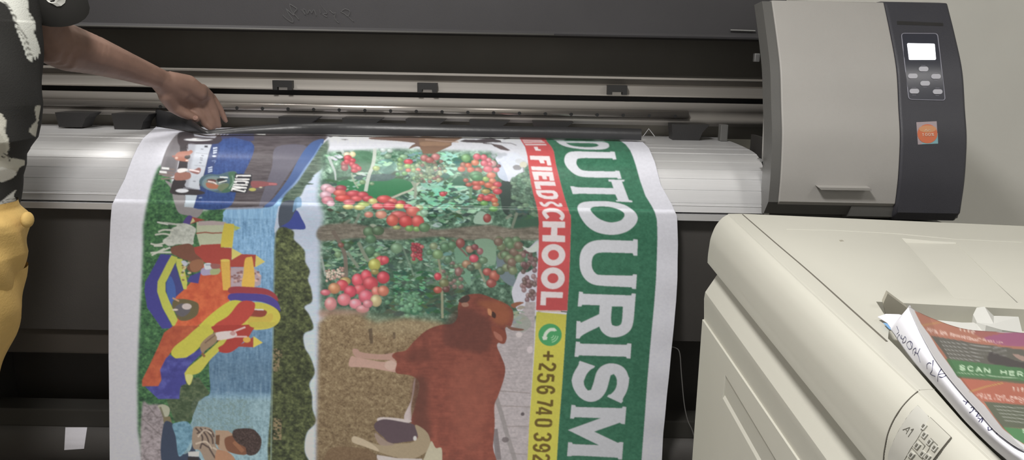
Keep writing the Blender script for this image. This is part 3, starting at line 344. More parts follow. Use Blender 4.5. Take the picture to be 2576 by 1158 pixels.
# ---- white and brown strip at the top edge
putA(feather(ID, [(822, 336), (1320, 340), (1345, 420), (1300, 385), (1240, 378), (1090, 374), (1000, 372), (830, 380)], 3, False), np.array([[[205., 205, 214]]]) * np.ones((AH, AW, 1)))
spoly(Tj, [(950, 175), (1050, 160), (1550, 135), (1800, 160), (1930, 150), (1930, 420), (1830, 400), (1800, 340), (1740, 315), (1680, 325), (1600, 355), (1640, 300), (1700, 262), (1600, 245), (1400, 225), (1100, 205), (980, 195)], (112, 86, 76))
spoly(Tk, [(-20, 150), (300, 160), (660, 165), (500, 250), (490, 290), (440, 320), (300, 385), (210, 430), (120, 430), (30, 430), (10, 380), (-20, 330)], (122, 92, 74)); spoly(Tk, [(0, 240), (300, 240), (480, 265), (400, 300), (200, 300), (0, 300)], (146, 112, 88)); line(Tk, [(60, 200), (400, 232), (600, 240)], 3, (170, 140, 124), .8)
for q in ([(440, 145), (600, 140), (520, 152)], [(490, 195), (620, 200), (560, 208)], [(290, 145), (370, 150), (330, 165)]): spoly(Tj, q, (72, 66, 68))
poly(Tk, [(620, 230), (700, 200), (900, 205), (1050, 180), (1150, 190), (1280, 215), (1300, 250), (1150, 245), (1000, 258), (700, 245)], (74, 66, 70)); poly(Tk, [(1140, 268), (1300, 295), (1440, 375), (1400, 384), (1280, 362), (1180, 310)], (92, 78, 80)); line(Tk, [(1000, 262), (1140, 272), (1200, 320)], 2.2, (70, 62, 66)); line(Tk, [(1280, 250), (1450, 262), (1540, 295)], 2, (130, 126, 134)); line(Tk, [(1330, 195), (1430, 175)], 3, (84, 78, 84)); line(Tk, [(1100, 170), (1200, 200)], 2, (60, 56, 60))
# ---- lettered strips
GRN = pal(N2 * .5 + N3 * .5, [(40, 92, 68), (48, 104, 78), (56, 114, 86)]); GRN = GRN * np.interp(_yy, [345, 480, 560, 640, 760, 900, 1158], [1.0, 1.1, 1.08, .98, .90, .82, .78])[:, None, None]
gl = T1([(400, 60), (430, 130), (490, 200), (520, 260), (545, 420), (580, 560), (620, 720), (660, 860), (700, 980), (725, 1060)]) + T2([(733, 0), (735, 120), (725, 500), (712, 850), (692, 1150)]) + T3([(692, 200), (680, 260), (655, 700), (625, 1150)]) + T4([(590, 700), (562, 1158), (556, 1300)])
grt = T1([(1340, 70), (1360, 120), (1430, 170), (1485, 240), (1520, 320), (1560, 440), (1610, 620), (1680, 820), (1760, 950), (1800, 1030), (1822, 1110)]) + T2([(1828, 100), (1832, 300), (1825, 560), (1815, 820), (1790, 1150)]) + T3([(1775, 300), (1740, 680), (1700, 1150)]) + T4([(1690, 560), (1645, 1158), (1630, 1300)])
put(mask(gl + grt[::-1]), GRN)
rl = T1([(75, 60), (110, 130), (155, 200), (185, 320), (205, 500), (230, 660), (260, 800), (290, 900), (318, 1020), (330, 1158)]) + T2([(328, 150), (330, 400), (315, 700), (296, 1158)]) + T3([(293, 205)])
RD = np.ones((AH, AW, 1)) * np.array([[[206., 76, 78]]]); RD = RD * np.interp(_yy, [345, 480, 560, 640, 760], [.93, 1.03, 1.0, .95, .80])[:, None, None]
put(mask(rl + T3([(692, 212)]) + [p for p in gl if p[1] < 781][::-1]), RD)
yl = T3([(297, 225), (280, 600), (262, 900), (243, 1158)]) + T4([(210, 700), (188, 1158), (180, 1300)])
YW = np.ones((AH, AW, 1)) * np.array([[[166., 158, 58]]]); YW = YW * np.interp(_yy, [780, 860, 960, 1158], [1.0, 1.06, 1.0, .98])[:, None, None]
put(mask(yl + [p for p in gl if p[1] > 786][::-1]), YW); line(T3, [(310, 212), (610, 222)], 3, (176, 150, 130)); line(T3, [(610, 222), (690, 228)], 3, (70, 62, 50))
def roundoff(P, it=3):
    P = [np.array(p, float) for p in P]
    for _ in range(it):
        out = []; n = len(P)
        for i in range(n):
            a, b, c = P[i - 1], P[i], P[(i + 1) % n]; u = b - a; v = c - b; lu = np.hypot(*u); lv = np.hypot(*v)
            if lu < 1e-6 or lv < 1e-6: continue
            an = abs(math.degrees(math.atan2(u[0] * v[1] - u[1] * v[0], u @ v)))
            if 4 < an < 52 and min(lu, lv) > 1.2: out += [b - u * min(.25, 12 / lu), b + v * min(.25, 12 / lv)]
            else: out.append(b)
        P = out
    return [tuple(p) for p in P]
def lett(t, pts, sm=False, f=1.0):
    for part in (pts if isinstance(pts[0], list) else [pts]):
        p = t(part); m = mask(smooth(p, 6) if sm else roundoff(p))
        wl = white_at(_yy)[:, None, None] * np.array([[[.965, .965, 1.0]]]) * np.ones((AH, AW, 1)) * f
        put(m, wl)
def gfill(t, pts, sm=False): put(mask(smooth(t(pts), 6) if sm else roundoff(t(pts))), GRN)
# D
lett(T1, [(500, 100), (680, 100), (640, 118), (530, 116)]); lett(T1, [(1000, 118), (1060, 108), (1160, 118), (1160, 126)])
lett(T1, [(545, 125), (700, 128), (900, 132), (1160, 134), (1215, 160), (1222, 195), (1190, 225), (1090, 236), (950, 234), (800, 222), (680, 200), (600, 170)])
gfill(T1, [(672, 148), (1050, 152), (1090, 180), (1060, 200), (950, 206), (820, 198), (720, 180)])
# U
lett(T1, [(1235, 258), (1290, 262), (1312, 358), (1270, 362), (1262, 345), (860, 340), (815, 355), (800, 400), (820, 450), (860, 490), (920, 506), (1295, 512), (1300, 500), (1350, 505), (1378, 605), (1330, 606), (1322, 592), (900, 586), (800, 560), (720, 500), (665, 430), (648, 370), (665, 300), (720, 262), (800, 256), (1232, 268)])
# T
lett(T1, [(1210, 614), (1418, 618), (1405, 640), (1382, 640), (1470, 872), (1515, 884), (1512, 902), (1310, 892), (1305, 878), (1330, 874), (1300, 802), (830, 792), (795, 800), (760, 798), (728, 700), (775, 700), (795, 712), (1275, 724), (1248, 642), (1215, 638)])
# O (in t1 coords, spans to y=1290)
lett(T1, [(1080, 888), (1240, 895), (1400, 930), (1500, 985), (1565, 1050), (1580, 1120), (1540, 1200), (1450, 1270), (1330, 1308), (1200, 1312), (1060, 1280), (950, 1210), (870, 1110), (822, 1000), (830, 940), (900, 900)], True)
gfill(T1, [(1100, 955), (1220, 960), (1330, 990), (1405, 1035), (1412, 1080), (1370, 1130), (1290, 1154), (1210, 1154), (1110, 1120), (1040, 1070), (985, 1000), (1010, 965)], True)
# U2
lett(T2, [(1530, 312), (1582, 318), (1578, 522), (1530, 520), (1518, 490), (1110, 478), (1040, 500), (1005, 550), (995, 640), (1015, 710), (1060, 760), (1110, 768), (1515, 776), (1525, 758), (1572, 760), (1560, 945), (1515, 942), (1505, 922), (1110, 904), (1000, 885), (910, 820), (855, 720), (842, 600), (855, 480), (910, 390), (1000, 335), (1130, 320), (1520, 334)])
# R
lett(T2, [(840, 976), (888, 984), (890, 1005), (1500, 1026), (1508, 1000), (1558, 1004), (1545, 1158), (1530, 1360), (1500, 1460), (1420, 1530), (1300, 1562), (1200, 1548), (1120, 1480), (1095, 1420), (870, 1530), (845, 1572), (800, 1570), (808, 1350), (855, 1352), (862, 1372), (1095, 1262), (1100, 1150), (880, 1144), (868, 1166), (822, 1166)])
gfill(T3, [(1255, 158), (1395, 160), (1385, 350), (1365, 395), (1310, 412), (1258, 395), (1240, 340)])
# I
lett(T3, [(800, 604), (848, 608), (855, 630), (1440, 645), (1455, 625), (1502, 630), (1490, 818), (1445, 816), (1435, 795), (840, 778), (825, 798), (782, 794)])
# S (t3 coords; lower part via t4)
s_ = T3([(850, 848), (1042, 914), (1025, 940), (985, 955), (930, 1020), (905, 1090)]) + T4([(905, 150), (915, 220), (960, 270), (1000, 262), (1030, 180), (1055, 80)]) + T3([(1060, 990), (1110, 920), (1200, 880), (1290, 880), (1380, 910), (1440, 970), (1470, 1060)]) + T4([(1488, 100), (1480, 200), (1450, 300), (1400, 380), (1408, 405), (1385, 432), (1205, 348), (1225, 322), (1250, 322), (1310, 260), (1335, 180), (1325, 100), (1290, 58), (1250, 75), (1230, 150), (1200, 270), (1130, 370), (1040, 415), (940, 412), (840, 350), (770, 240), (752, 150)]) + T3([(745, 1090), (770, 1000), (840, 890), (835, 868)])
lett(ID, s_)
# M
lett(T4, [(750, 452), (798, 458), (805, 480), (1395, 496), (1405, 475), (1450, 480), (1432, 700), (1385, 696), (1370, 680), (1040, 795), (1345, 940), (1365, 928), (1412, 932), (1395, 1152), (1348, 1150), (1340, 1128), (760, 1098), (745, 1112), (693, 1108), (708, 930), (758, 934), (765, 955), (1100, 968), (705, 775), (1125, 622), (790, 610), (778, 630), (732, 626)])
# red strip lettering
cR = 'r'
def redl(t, pts, w=11, sm=False):
    for p in (pts if isinstance(pts[0], list) else [pts]):
        q = t(p); col = np.ones((AH, AW, 1)) * np.array([[[232., 218, 220]]]) * (white_at(_yy)[:, None, None] / 222)
        if sm: q = smooth(q, 5, False)
        P = np.array(q); n = len(P); L = []; R = []
        for i in range(n):
            d = P[min(i + 1, n - 1)] - P[max(i - 1, 0)]; d = d / (np.hypot(*d) + 1e-9); nn = np.array([-d[1], d[0]]); L.append(P[i] + nn * w / 2); R.append(P[i] - nn * w / 2)
        put(mask([tuple(v) for v in L + R[::-1]]), col)
def redp(t, pts): put(mask(t(pts)), np.ones((AH, AW, 1)) * np.array([[[232., 218, 220]]]) * (white_at(_yy)[:, None, None] / 222))
for q in ([(110, 98), (360, 98), (360, 108), (120, 108)], [(120, 118), (370, 118), (380, 130), (130, 130)], [(135, 142), (400, 136), (410, 146), (140, 152)], [(150, 164), (420, 164), (428, 178), (160, 178)]): redp(T1, q)
redp(T1, [(265, 200), (315, 200), (322, 228), (350, 232), (358, 250), (288, 246)])
redp(T1, [(215, 312), (465, 318), (490, 436), (438, 434), (425, 372), (392, 370), (405, 408), (350, 408), (330, 366), (222, 362)])
redp(T1, [(230, 448), (495, 456), (500, 506), (242, 494)])
redp(T1, [(242, 512), (505, 518), (528, 630), (468, 628), (460, 574), (425, 572), (435, 612), (380, 610), (368, 568), (325, 566), (332, 622), (272, 618)])
redp(T1, [(268, 636), (532, 642), (545, 694), (345, 688), (360, 738), (292, 736)])
redp(T1, [(292, 748), (520, 752), (560, 780), (578, 820), (560, 856), (500, 866), (400, 858), (330, 830), (300, 790)]); put(mask(T1([(352, 782), (500, 786), (520, 805), (510, 822), (440, 826), (370, 808)])), RD)
redp(T1, roundoff([(335, 900), (372, 900), (384, 920), (402, 930), (418, 916), (440, 898), (480, 890), (520, 898), (552, 918), (572, 932), (590, 928), (580, 912), (615, 916), (632, 952), (598, 962), (560, 956), (530, 938), (508, 921), (482, 917), (462, 930), (446, 950), (418, 962), (385, 956), (352, 936)]))
redl(T1, [(446, 1104), (408, 1058), (398, 1026), (440, 1006), (500, 1000), (566, 1012), (618, 1048), (632, 1084), (606, 1122)], 9.6, True); 
redp(T2, [(378, 85), (662, 92), (662, 168), (565, 168), (562, 262), (662, 270), (662, 350), (375, 340), (375, 262), (482, 262), (488, 165), (380, 160)])
for cx_, cy_ in ((515, 513), (508, 808)):
    ell(T2, cx_, cy_, 150, 138, (222, 208, 210)) if False else put(mask([p for p in T2([(cx_ + 150 * math.cos(a), cy_ + 138 * math.sin(a)) for a in np.linspace(0, 6.283, 40)])]), np.ones((AH, AW, 1)) * np.array([[[228., 215, 217]]]) * (white_at(_yy)[:, None, None] / 222))
    put(mask(T2([(cx_ + 70 * math.cos(a), cy_ + 64 * math.sin(a)) for a in np.linspace(0, 6.283, 30)])), RD)
redp(T2, [(358, 976), (636, 986), (630, 1058), (422, 1052), (418, 1152), (348, 1148)])
# phone badge and number
put(mask(T3([(472 + 148 * math.cos(a), 518 + 142 * math.sin(a)) for a in np.linspace(0, 6.283, 40)])), (58, 134, 80))
for q, w_ in (([(400, 560), (420, 500), (470, 455), (530, 450)], 8),): line(T3, q, w_, (176, 200, 170), sm=True)
poly(T3, [(370, 540), (440, 545), (430, 580), (385, 585)], (176, 200, 170)); poly(T3, [(500, 432), (530, 432), (560, 465), (520, 475)], (176, 200, 170))
for r_ in (40, 68, 95): line(T3, [(478 + r_ * math.cos(a), 518 + r_ * math.sin(a)) for a in np.linspace(.15, 1.4, 7)], 2, (150, 190, 150), .9, True)
BK = (84, 66, 26)
poly(T3, [(435, 722), (467, 722), (467, 770), (515, 772), (515, 802), (465, 802), (460, 850), (430, 848), (432, 800), (382, 800), (384, 768), (433, 768)], BK)
NUM = {'2': [[(.08, .78), (.2, .95), (.5, .99), (.85, .9), (.88, .68), (.5, .4), (.12, .12)], [(.06, .07), (.95, .07)]], '5': [[(.9, .93), (.15, .93)], [(.17, .95), (.14, .52)], [(.14, .55), (.5, .64), (.85, .55), (.9, .3), (.75, .08), (.4, .03), (.1, .15), (.08, .28)]],
       '6': [[(.88, .78), (.7, .96), (.4, .97), (.16, .8), (.13, .5), (.16, .2), (.4, .04), (.7, .06), (.87, .25), (.85, .48), (.6, .58), (.2, .45)]], '7': [[(.0, .93), (1.0, .93)], [(.9, .93), (.6, .5), (.4, 0)]], '4': [[(.72, 0), (.72, 1)], [(.62, .98), (.06, .28)], [(.02, .24), (.98, .24)]],
       '0': [[(.5, .97), (.2, .9), (.13, .7), (.13, .3), (.2, .1), (.5, .03), (.8, .1), (.87, .3), (.87, .7), (.8, .9), (.5, .97)]], '3': [[(.1, .78), (.25, .95), (.6, .97), (.87, .82), (.8, .6), (.5, .52)], [(.5, .52), (.82, .44), (.88, .2), (.65, .05), (.3, .04), (.1, .22)]],
       '9': [[(.12, .2), (.3, .04), (.6, .03), (.84, .2), (.87, .5), (.84, .8), (.6, .96), (.3, .94), (.13, .75), (.15, .52), (.4, .42), (.8, .55)]]}
def num(t, ch, y0, y1, xa, xb, sk=-14, w=7.0):
    for pts in NUM[ch]:
        out = []
        for u, v in pts:
            out.append((xa + (xb - xa) * (.06 + v * .88) + (u) * sk, y0 + (y1 - y0) * (.1 + u * .8) + v * 6))
        p = t(out); line(ID, smooth(p, 5, False) if len(p) > 3 else p, w, BK)
num(T3, '2', 862, 980, 325, 555); num(T3, '5', 1000, 1130, 312, 545); num(T4, '6', 195, 322, 302, 545, -6); num(T4, '7', 372, 478, 298, 528, -4, 7); num(T4, '4', 468, 595, 285, 520, -5, 6); num(T4, '0', 618, 742, 278, 515, -6); num(T4, '3', 795, 925, 265, 500, -6); num(T4, '9', 938, 1062, 258, 488, -6); num(T4, '2', 1070, 1200, 245, 478, -8)
# ---- to reflectance: divide out how brightly each height of the hanging sheet is lit
def s2l(c): c = np.clip(c, 0, 255) / 255.; return np.where(c <= .04045, c / 12.92, ((c + .055) / 1.055) ** 2.4)
_l = CAN.mean(-1, keepdims=True); CAN = (CAN * .85 + _l * .10 + 9) * (1 + (N3[..., None] - .5) * .03 + (NF[..., None] - .5) * .02)  # gloss haze mixed into the print colours: greyer, darks lifted; then fine grain
WL = s2l(white_at(_yy))[:, None, None]
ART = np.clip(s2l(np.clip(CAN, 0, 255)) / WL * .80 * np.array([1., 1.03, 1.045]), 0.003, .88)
# ================================================================ scene
import bpy, bmesh
from mathutils import Vector, Matrix
from mathutils.bvhtree import BVHTree
from math import sin, cos, pi, radians as R_
S = bpy.context.scene; COL = S.collection
FP = 2000.0; PW, PH = 2576, 1158; PIT = R_(12.0); ROL = R_(1.1); C0 = Vector((0, 0, 1.25))
fw = Vector((0, cos(PIT), -sin(PIT))); u0 = Vector((0, sin(PIT), cos(PIT))); r0 = Vector((1, 0, 0))
RT = r0 * cos(ROL) + u0 * sin(ROL); UP = -r0 * sin(ROL) + u0 * cos(ROL)
def ray(px, py): return fw + RT * ((px - PW / 2) / FP) - UP * ((py - PH / 2) / FP)
def atY(px, py, Y): d = ray(px, py); return C0 + d * (Y / d.y)
def atZ(px, py, z): d = ray(px, py); return C0 + d * ((z - C0.z) / d.z)
def atX(px, py, X): d = ray(px, py); return C0 + d * (X / d.x)
def proj(P): d = Vector(P) - C0; k = d.dot(fw); return PW / 2 + FP * d.dot(RT) / k, PH / 2 - FP * d.dot(UP) / k
cam = bpy.data.cameras.new('camera'); co = bpy.data.objects.new('camera', cam); COL.objects.link(co); S.camera = co
cam.sensor_width = 36; cam.lens = 36 * FP / PW; cam.clip_start = .02
M3_ = Matrix((RT, UP, -fw)).transposed(); co.matrix_world = Matrix.Translation(C0) @ M3_.to_4x4()
S.view_settings.view_transform = 'Standard'; S.view_settings.look = 'None'; S.view_settings.gamma = 1; S.view_settings.use_curve_mapping = False; S.view_settings.exposure = 0.0

def lin(c): return tuple((v / 255 / 12.92 if v / 255 <= .04045 else ((v / 255 + .055) / 1.055) ** 2.4) for v in c)
MATS = {}
def mat(name, col, rough=.5, metal=0., spec=.5, bump=0., bscale=300., var=0., vscale=8., emit=None, stretch=None, coat=0.):
    m = bpy.data.materials.new(name); m.use_nodes = True; nt = m.node_tree; b = nt.nodes['Principled BSDF']
    c = col if max(col) <= 1 else lin(col)
    b.inputs['Base Color'].default_value = (*c, 1); b.inputs['Roughness'].default_value = rough; b.inputs['Metallic'].default_value = metal; b.inputs['Specular IOR Level'].default_value = spec
    if coat: b.inputs['Coat Weight'].default_value = coat
    tc = nt.nodes.new('ShaderNodeTexCoord'); mp = nt.nodes.new('ShaderNodeMapping'); nt.links.new(tc.outputs['Object'], mp.inputs['Vector'])
    if stretch: mp.inputs['Scale'].default_value = stretch
    if var:
        n = nt.nodes.new('ShaderNodeTexNoise'); n.inputs['Scale'].default_value = vscale; n.inputs['Detail'].default_value = 5; nt.links.new(mp.outputs[0], n.inputs['Vector'])
        r = nt.nodes.new('ShaderNodeValToRGB'); r.color_ramp.elements[0].position = .3; r.color_ramp.elements[1].position = .7
        r.color_ramp.elements[0].color = (*[v * (1 - var) for v in c], 1); r.color_ramp.elements[1].color = (*[min(v * (1 + var), 1) for v in c], 1)
        nt.links.new(n.outputs['Fac'], r.inputs['Fac']); nt.links.new(r.outputs['Color'], b.inputs['Base Color'])
    if bump:
        n = nt.nodes.new('ShaderNodeTexNoise'); n.inputs['Scale'].default_value = bscale; n.inputs['Detail'].default_value = 3; nt.links.new(mp.outputs[0], n.inputs['Vector'])
        bp = nt.nodes.new('ShaderNodeBump'); bp.inputs['Strength'].default_value = bump; bp.inputs['Distance'].default_value = .001; nt.links.new(n.outputs['Fac'], bp.inputs['Height']); nt.links.new(bp.outputs[0], b.inputs['Normal'])
    if emit: b.inputs['Emission Color'].default_value = (*emit[:3], 1); b.inputs['Emission Strength'].default_value = emit[3]
    MATS[name] = m; return m
def attr_mat(name, rough, spec=.5, bump=.0, bscale=900, coat=0):
    m = mat(name, (.5, .5, .5), rough, 0, spec, bump, bscale, coat=coat); nt = m.node_tree
    a = nt.nodes.new('ShaderNodeAttribute'); a.attribute_name = 'print'; nt.links.new(a.outputs['Color'], nt.nodes['Principled BSDF'].inputs['Base Color']); return m
mWall = mat('painted_plaster', (.88, .868, .81), .9, bump=.25, bscale=90, var=.04, vscale=3)
mFloor = mat('floor_tiles', (.22, .21, .19), .5, var=.2); mCeil = mat('ceiling_paint', (.6, .6, .56), .9, var=.03)
mAlu = mat('satin_aluminium', (.80, .80, .81), .40, .6, var=.03, vscale=6, stretch=(1, 40, 40), bump=.15, bscale=60)
mBeam = mat('anodised_beam', (.38, .355, .325), .6, .15, spec=.3, var=.05, stretch=(.6, 30, 30), vscale=5)
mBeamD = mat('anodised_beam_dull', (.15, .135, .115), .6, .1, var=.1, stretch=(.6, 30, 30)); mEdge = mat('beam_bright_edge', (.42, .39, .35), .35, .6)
mRail = mat('linear_rail_steel', (.40, .37, .34), .26, .8, var=.15, stretch=(.7, 20, 20), vscale=4)
mBlk = mat('black_plastic', (.022, .021, .021), .5, bump=.2, bscale=400, var=.1); mBlk2 = mat('haze_lifted_black_steel', (.056, .052, .049), .6, bump=.2, bscale=300, var=.12, vscale=5)  # the steel's black is lifted to a dark grey to imitate haze
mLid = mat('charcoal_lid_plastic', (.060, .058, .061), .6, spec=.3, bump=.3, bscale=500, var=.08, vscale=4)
mInner = mat('dark_interior', (.16, .15, .13), .8, var=.15, vscale=3); mFrame = mat('grey_side_frame', (.12, .118, .112), .5, bump=.2)  # interior colour raised so the recess looks hazy
mCover = mat('light_grey_cover', (.40, .385, .365), .5, bump=.25, bscale=700, var=.02); mBez = mat('slate_blue_bezel', (.046, .046, .057), .45, bump=.4, bscale=700, var=.06, vscale=10)
mPanel = mat('control_panel_film', (.035, .037, .052), .3); mLine = mat('panel_outline_print', (.30, .30, .36), .5); mBtn = mat('grey_button_print', (.50, .50, .55), .5)
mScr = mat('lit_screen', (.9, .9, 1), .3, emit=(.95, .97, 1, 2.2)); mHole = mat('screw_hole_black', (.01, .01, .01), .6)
mBay = mat('bay_sheet_metal', (.30, .28, .24), .7); mRub = mat('black_rubber', (.024, .024, .026), .38, bump=.3, bscale=80, var=.15, vscale=12); mTag = mat('white_tape', (.62, .61, .66), .7, bump=.2)
mBar = mat('brown_grey_bar', (.045, .038, .032), .6, var=.15, vscale=6); mBar2 = mat('dull_bar', (.032, .03, .026), .6, var=.2, vscale=4)
mCop = mat('ivory_copier_plastic', (.56, .55, .485), .5, bump=.05, bscale=900, var=.02, vscale=4); mSeam = mat('seam_shadow_line', (.12, .11, .09), .8)
mTray = mat('tray_taupe_plastic', (.36, .34, .28), .6, bump=.04, var=.05); mPap = mat('white_paper', (.74, .74, .80), .7, bump=.1, bscale=200); mPap2 = mat('thin_translucent_paper', (.60, .60, .57), .6)
mInk = mat('dark_blue_ink', (.07, .07, .14), .6); mBlue = mat('blue_card', (.18, .36, .6), .6); mKey = mat('pale_key_plastic', (.52, .51, .45), .5); mKeyL = mat('key_outline_print', (.17, .165, .14), .6); mLab = mat('pale_label_film', (.54, .535, .49), .35)
mSkin = mat('dark_brown_skin', (.235, .142, .108), .5, var=.18, vscale=14, bump=.35, bscale=120, spec=.4); mNail = mat('fingernail', (.40, .24, .19), .35); mHair = mat('black_hair', (.012, .01, .009), .8, bump=1, bscale=200)
mPants = mat('ochre_cotton', (.64, .43, .145), .85, bump=.5, bscale=250, var=.12, vscale=14); mShoe = mat('brown_leather', (.05, .03, .02), .5)
mEye = mat('eye_white', (.7, .68, .64), .3); mLip = mat('lips', (.13, .05, .045), .5); mGlas = mat('lamp_diffuser', (.9, .9, .9), .5, emit=(1, .97, .92, 3.0)); mWire = mat('grey_wire', (.16, .155, .15), .5)
mEmb = mat('embossed_lettering', (.10, .098, .10), .6, spec=.2); mOr = mat('orange_sticker_print', (.62, .17, .08), .6); mTeal = mat('teal_sticker_print', (.22, .42, .46), .6); mStk = mat('sticker_paper', (.40, .33, .35), .6); mWht = mat('white_sticker_print', (.75, .62, .52), .6); mYw = mat('amber_sticker_print', (.62, .30, .15), .6)
mClip = mat('black_clip', (.018, .017, .016), .45); mSil = mat('silver_metal', (.6, .6, .6), .3, .8)

def link(name, me, m, parent=None, smooth_=False):
    o = bpy.data.objects.new(name, me); COL.objects.link(o); me.materials.append(m)
    if smooth_:
        for p in me.polygons: p.use_smooth = True
    if parent:
        o.parent = parent
        if parent.type == 'EMPTY': o.matrix_parent_inverse = Matrix.Translation(-Vector(parent.location))
    return o
def mesh(name, vs, fs, m, parent=None, smooth_=False, autosm=None):
    me = bpy.data.meshes.new(name); me.from_pydata([tuple(v) for v in vs], [], fs); me.validate(); me.update()
    bm = bmesh.new(); bm.from_mesh(me); bmesh.ops.recalc_face_normals(bm, faces=bm.faces)
    if autosm is not None:
        for e in bm.edges: e.smooth = len(e.link_faces) == 2 and e.calc_face_angle(9) < R_(autosm)
        smooth_ = True
    bm.to_mesh(me); bm.free(); return link(name, me, m, parent, smooth_)
def thing(name, label, cat, loc=(0, 0, 0), group=None):
    o = bpy.data.objects.new(name, None); COL.objects.link(o); o.location = loc; o.empty_display_size = .05; tag(o, label, cat, group); return o
def tag(o, label, cat=None, group=None, kind=None):
    if label: o['label'] = label
    if cat: o['category'] = cat
    if group: o['group'] = group
    if kind: o['kind'] = kind
    return o
def extr(name, prof, x0, x1, m, parent=None, autosm=30, closed=True):      # (Y,Z) profile swept along X
    n = len(prof); vs = [(x0, y, z) for y, z in prof] + [(x1, y, z) for y, z in prof]
    fs = [(i, (i + 1) % n, n + (i + 1) % n, n + i) for i in range(n if closed else n - 1)]
    if closed: fs += [tuple(range(n))[::-1], tuple(range(n, 2 * n))]
    return mesh(name, vs, fs, m, parent, autosm=autosm)
def box(name, a, b, m, parent=None, bev=0.):
    bm = bmesh.new(); bmesh.ops.create_cube(bm, size=1)
    for v in bm.verts: v.co = Vector([a[i] + (b[i] - a[i]) * (v.co[i] + .5) for i in range(3)])
    if bev: bmesh.ops.bevel(bm, geom=bm.edges[:], offset=bev, segments=2, affect='EDGES', profile=.7)
    me = bpy.data.meshes.new(name); bm.to_mesh(me); bm.free(); o = link(name, me, m, parent); return o
def tube_geo(pts, r, n=8, vs=None, fs=None, r2=None):
    vs = [] if vs is None else vs; fs = [] if fs is None else fs; base = len(vs); P = [Vector(p) for p in pts]
    for i, p in enumerate(P):
        d = (P[min(i + 1, len(P) - 1)] - P[max(i - 1, 0)]).normalized(); a = d.orthogonal().normalized() if i == 0 else (pa - d * pa.dot(d)).normalized(); pa = a; b = d.cross(a)
        rr = (r[i] if isinstance(r, (list, tuple)) else r)
        for k in range(n): t = 2 * pi * k / n; vs.append(p + (a * cos(t) + b * sin(t)) * rr)
    for i in range(len(P) - 1):
        for k in range(n): fs.append((base + i * n + k, base + i * n + (k + 1) % n, base + (i + 1) * n + (k + 1) % n, base + (i + 1) * n + k))
    fs.append(tuple(base + k for k in range(n))[::-1]); fs.append(tuple(base + (len(P) - 1) * n + k for k in range(n))); return vs, fs
def tube(name, pts, r, m, parent=None, n=8):
    vs, fs = tube_geo(pts, r, n); return mesh(name, vs, fs, m, parent, autosm=50)
def poly3(name, pts, thick, m, parent=None):           # flat outline given thickness along a vector
    n = len(pts); vs = [Vector(p) for p in pts] + [Vector(p) + Vector(thick) for p in pts]
    fs = [tuple(range(n)), tuple(range(n, 2 * n))[::-1]] + [(i, (i + 1) % n, n + (i + 1) % n, n + i) for i in range(n)]
    return mesh(name, vs, fs, m, parent)
def evalmesh(o):
    dg = bpy.context.evaluated_depsgraph_get(); dg.update(); e = o.evaluated_get(dg); return bpy.data.meshes.new_from_object(e)
def bvh_of(o):
    me = o.data; mw = o.matrix_world
    return BVHTree.FromPolygons([mw @ v.co for v in me.vertices], [tuple(p.vertices) for p in me.polygons])
def hit(bv, px, py, off=0.):
    d = ray(px, py).normalized(); h = bv.ray_cast(C0, d)
    if h[0] is None: return None
    n = h[1] if h[1].dot(d) < 0 else -h[1]; return h[0] + n * off, n
def decal(name, pts, bv, m, parent=None, off=.0006, under=.001, sub=1, label=None):
    q = []
    for i in range(len(pts)):
        a = pts[i]; b = pts[(i + 1) % len(pts)]
        for k in range(sub): q.append((a[0] + (b[0] - a[0]) * k / sub, a[1] + (b[1] - a[1]) * k / sub))
    H_ = [hit(bv, x, y) for x, y in q]; H_ = [h for h in H_ if h]
    n = len(H_)
    if n < 3: print('DECAL MISS', name, pts[0]); return None
    nm = sum((h[1] for h in H_), Vector()).normalized(); cen = sum((h[0] for h in H_), Vector()) / n; cx = sum(p[0] for p in q) / len(q); cy = sum(p[1] for p in q) / len(q); hc = hit(bv, cx, cy) or (cen, nm)
    vs = [h[0] + h[1] * off for h in H_] + [h[0] - h[1] * under for h in H_] + [hc[0] + hc[1] * off]
    fs = [(i, (i + 1) % n, 2 * n) for i in range(n)] + [(i, (i + 1) % n, n + (i + 1) % n, n + i) for i in range(n)]
    o = mesh(name, vs, fs, m, parent); return tag(o, label) if label else o
def patch(name, ca, cb, bv, m, parent, n=18, k=8, off=.0005, under=.0012, label=None):
    def res(c): P_ = np.array(smooth(c, 6, False)) if len(c) > 2 else np.array(c); d = np.r_[0, np.cumsum(np.hypot(*np.diff(P_, axis=0).T))]; t = np.linspace(0, d[-1], n); return np.stack([np.interp(t, d, P_[:, 0]), np.interp(t, d, P_[:, 1])], -1)
    A_, B_ = res(ca), res(cb); vs = []; lo = []
    for i in range(n):
        for j in range(k):
            q = A_[i] * (1 - j / (k - 1)) + B_[i] * (j / (k - 1)); h = hit(bv, q[0], q[1]); vs.append(h[0] + h[1] * off); lo.append(h[0] - h[1] * under)
    N = len(vs); fs = []
    for i in range(n - 1):
        for j in range(k - 1): a = i * k + j; fs.append((a, a + 1, a + k + 1, a + k)); fs.append((N + a, N + a + k, N + a + k + 1, N + a + 1))
    ring = [j for j in range(k)] + [i * k + k - 1 for i in range(1, n)] + [(n - 1) * k + j for j in range(k - 2, -1, -1)] + [i * k for i in range(n - 2, 0, -1)]
    for a, b in zip(ring, ring[1:] + ring[:1]): fs.append((a, b, N + b, N + a))
    o = mesh(name, vs + lo, fs, m, parent, autosm=40); return tag(o, label) if label else o
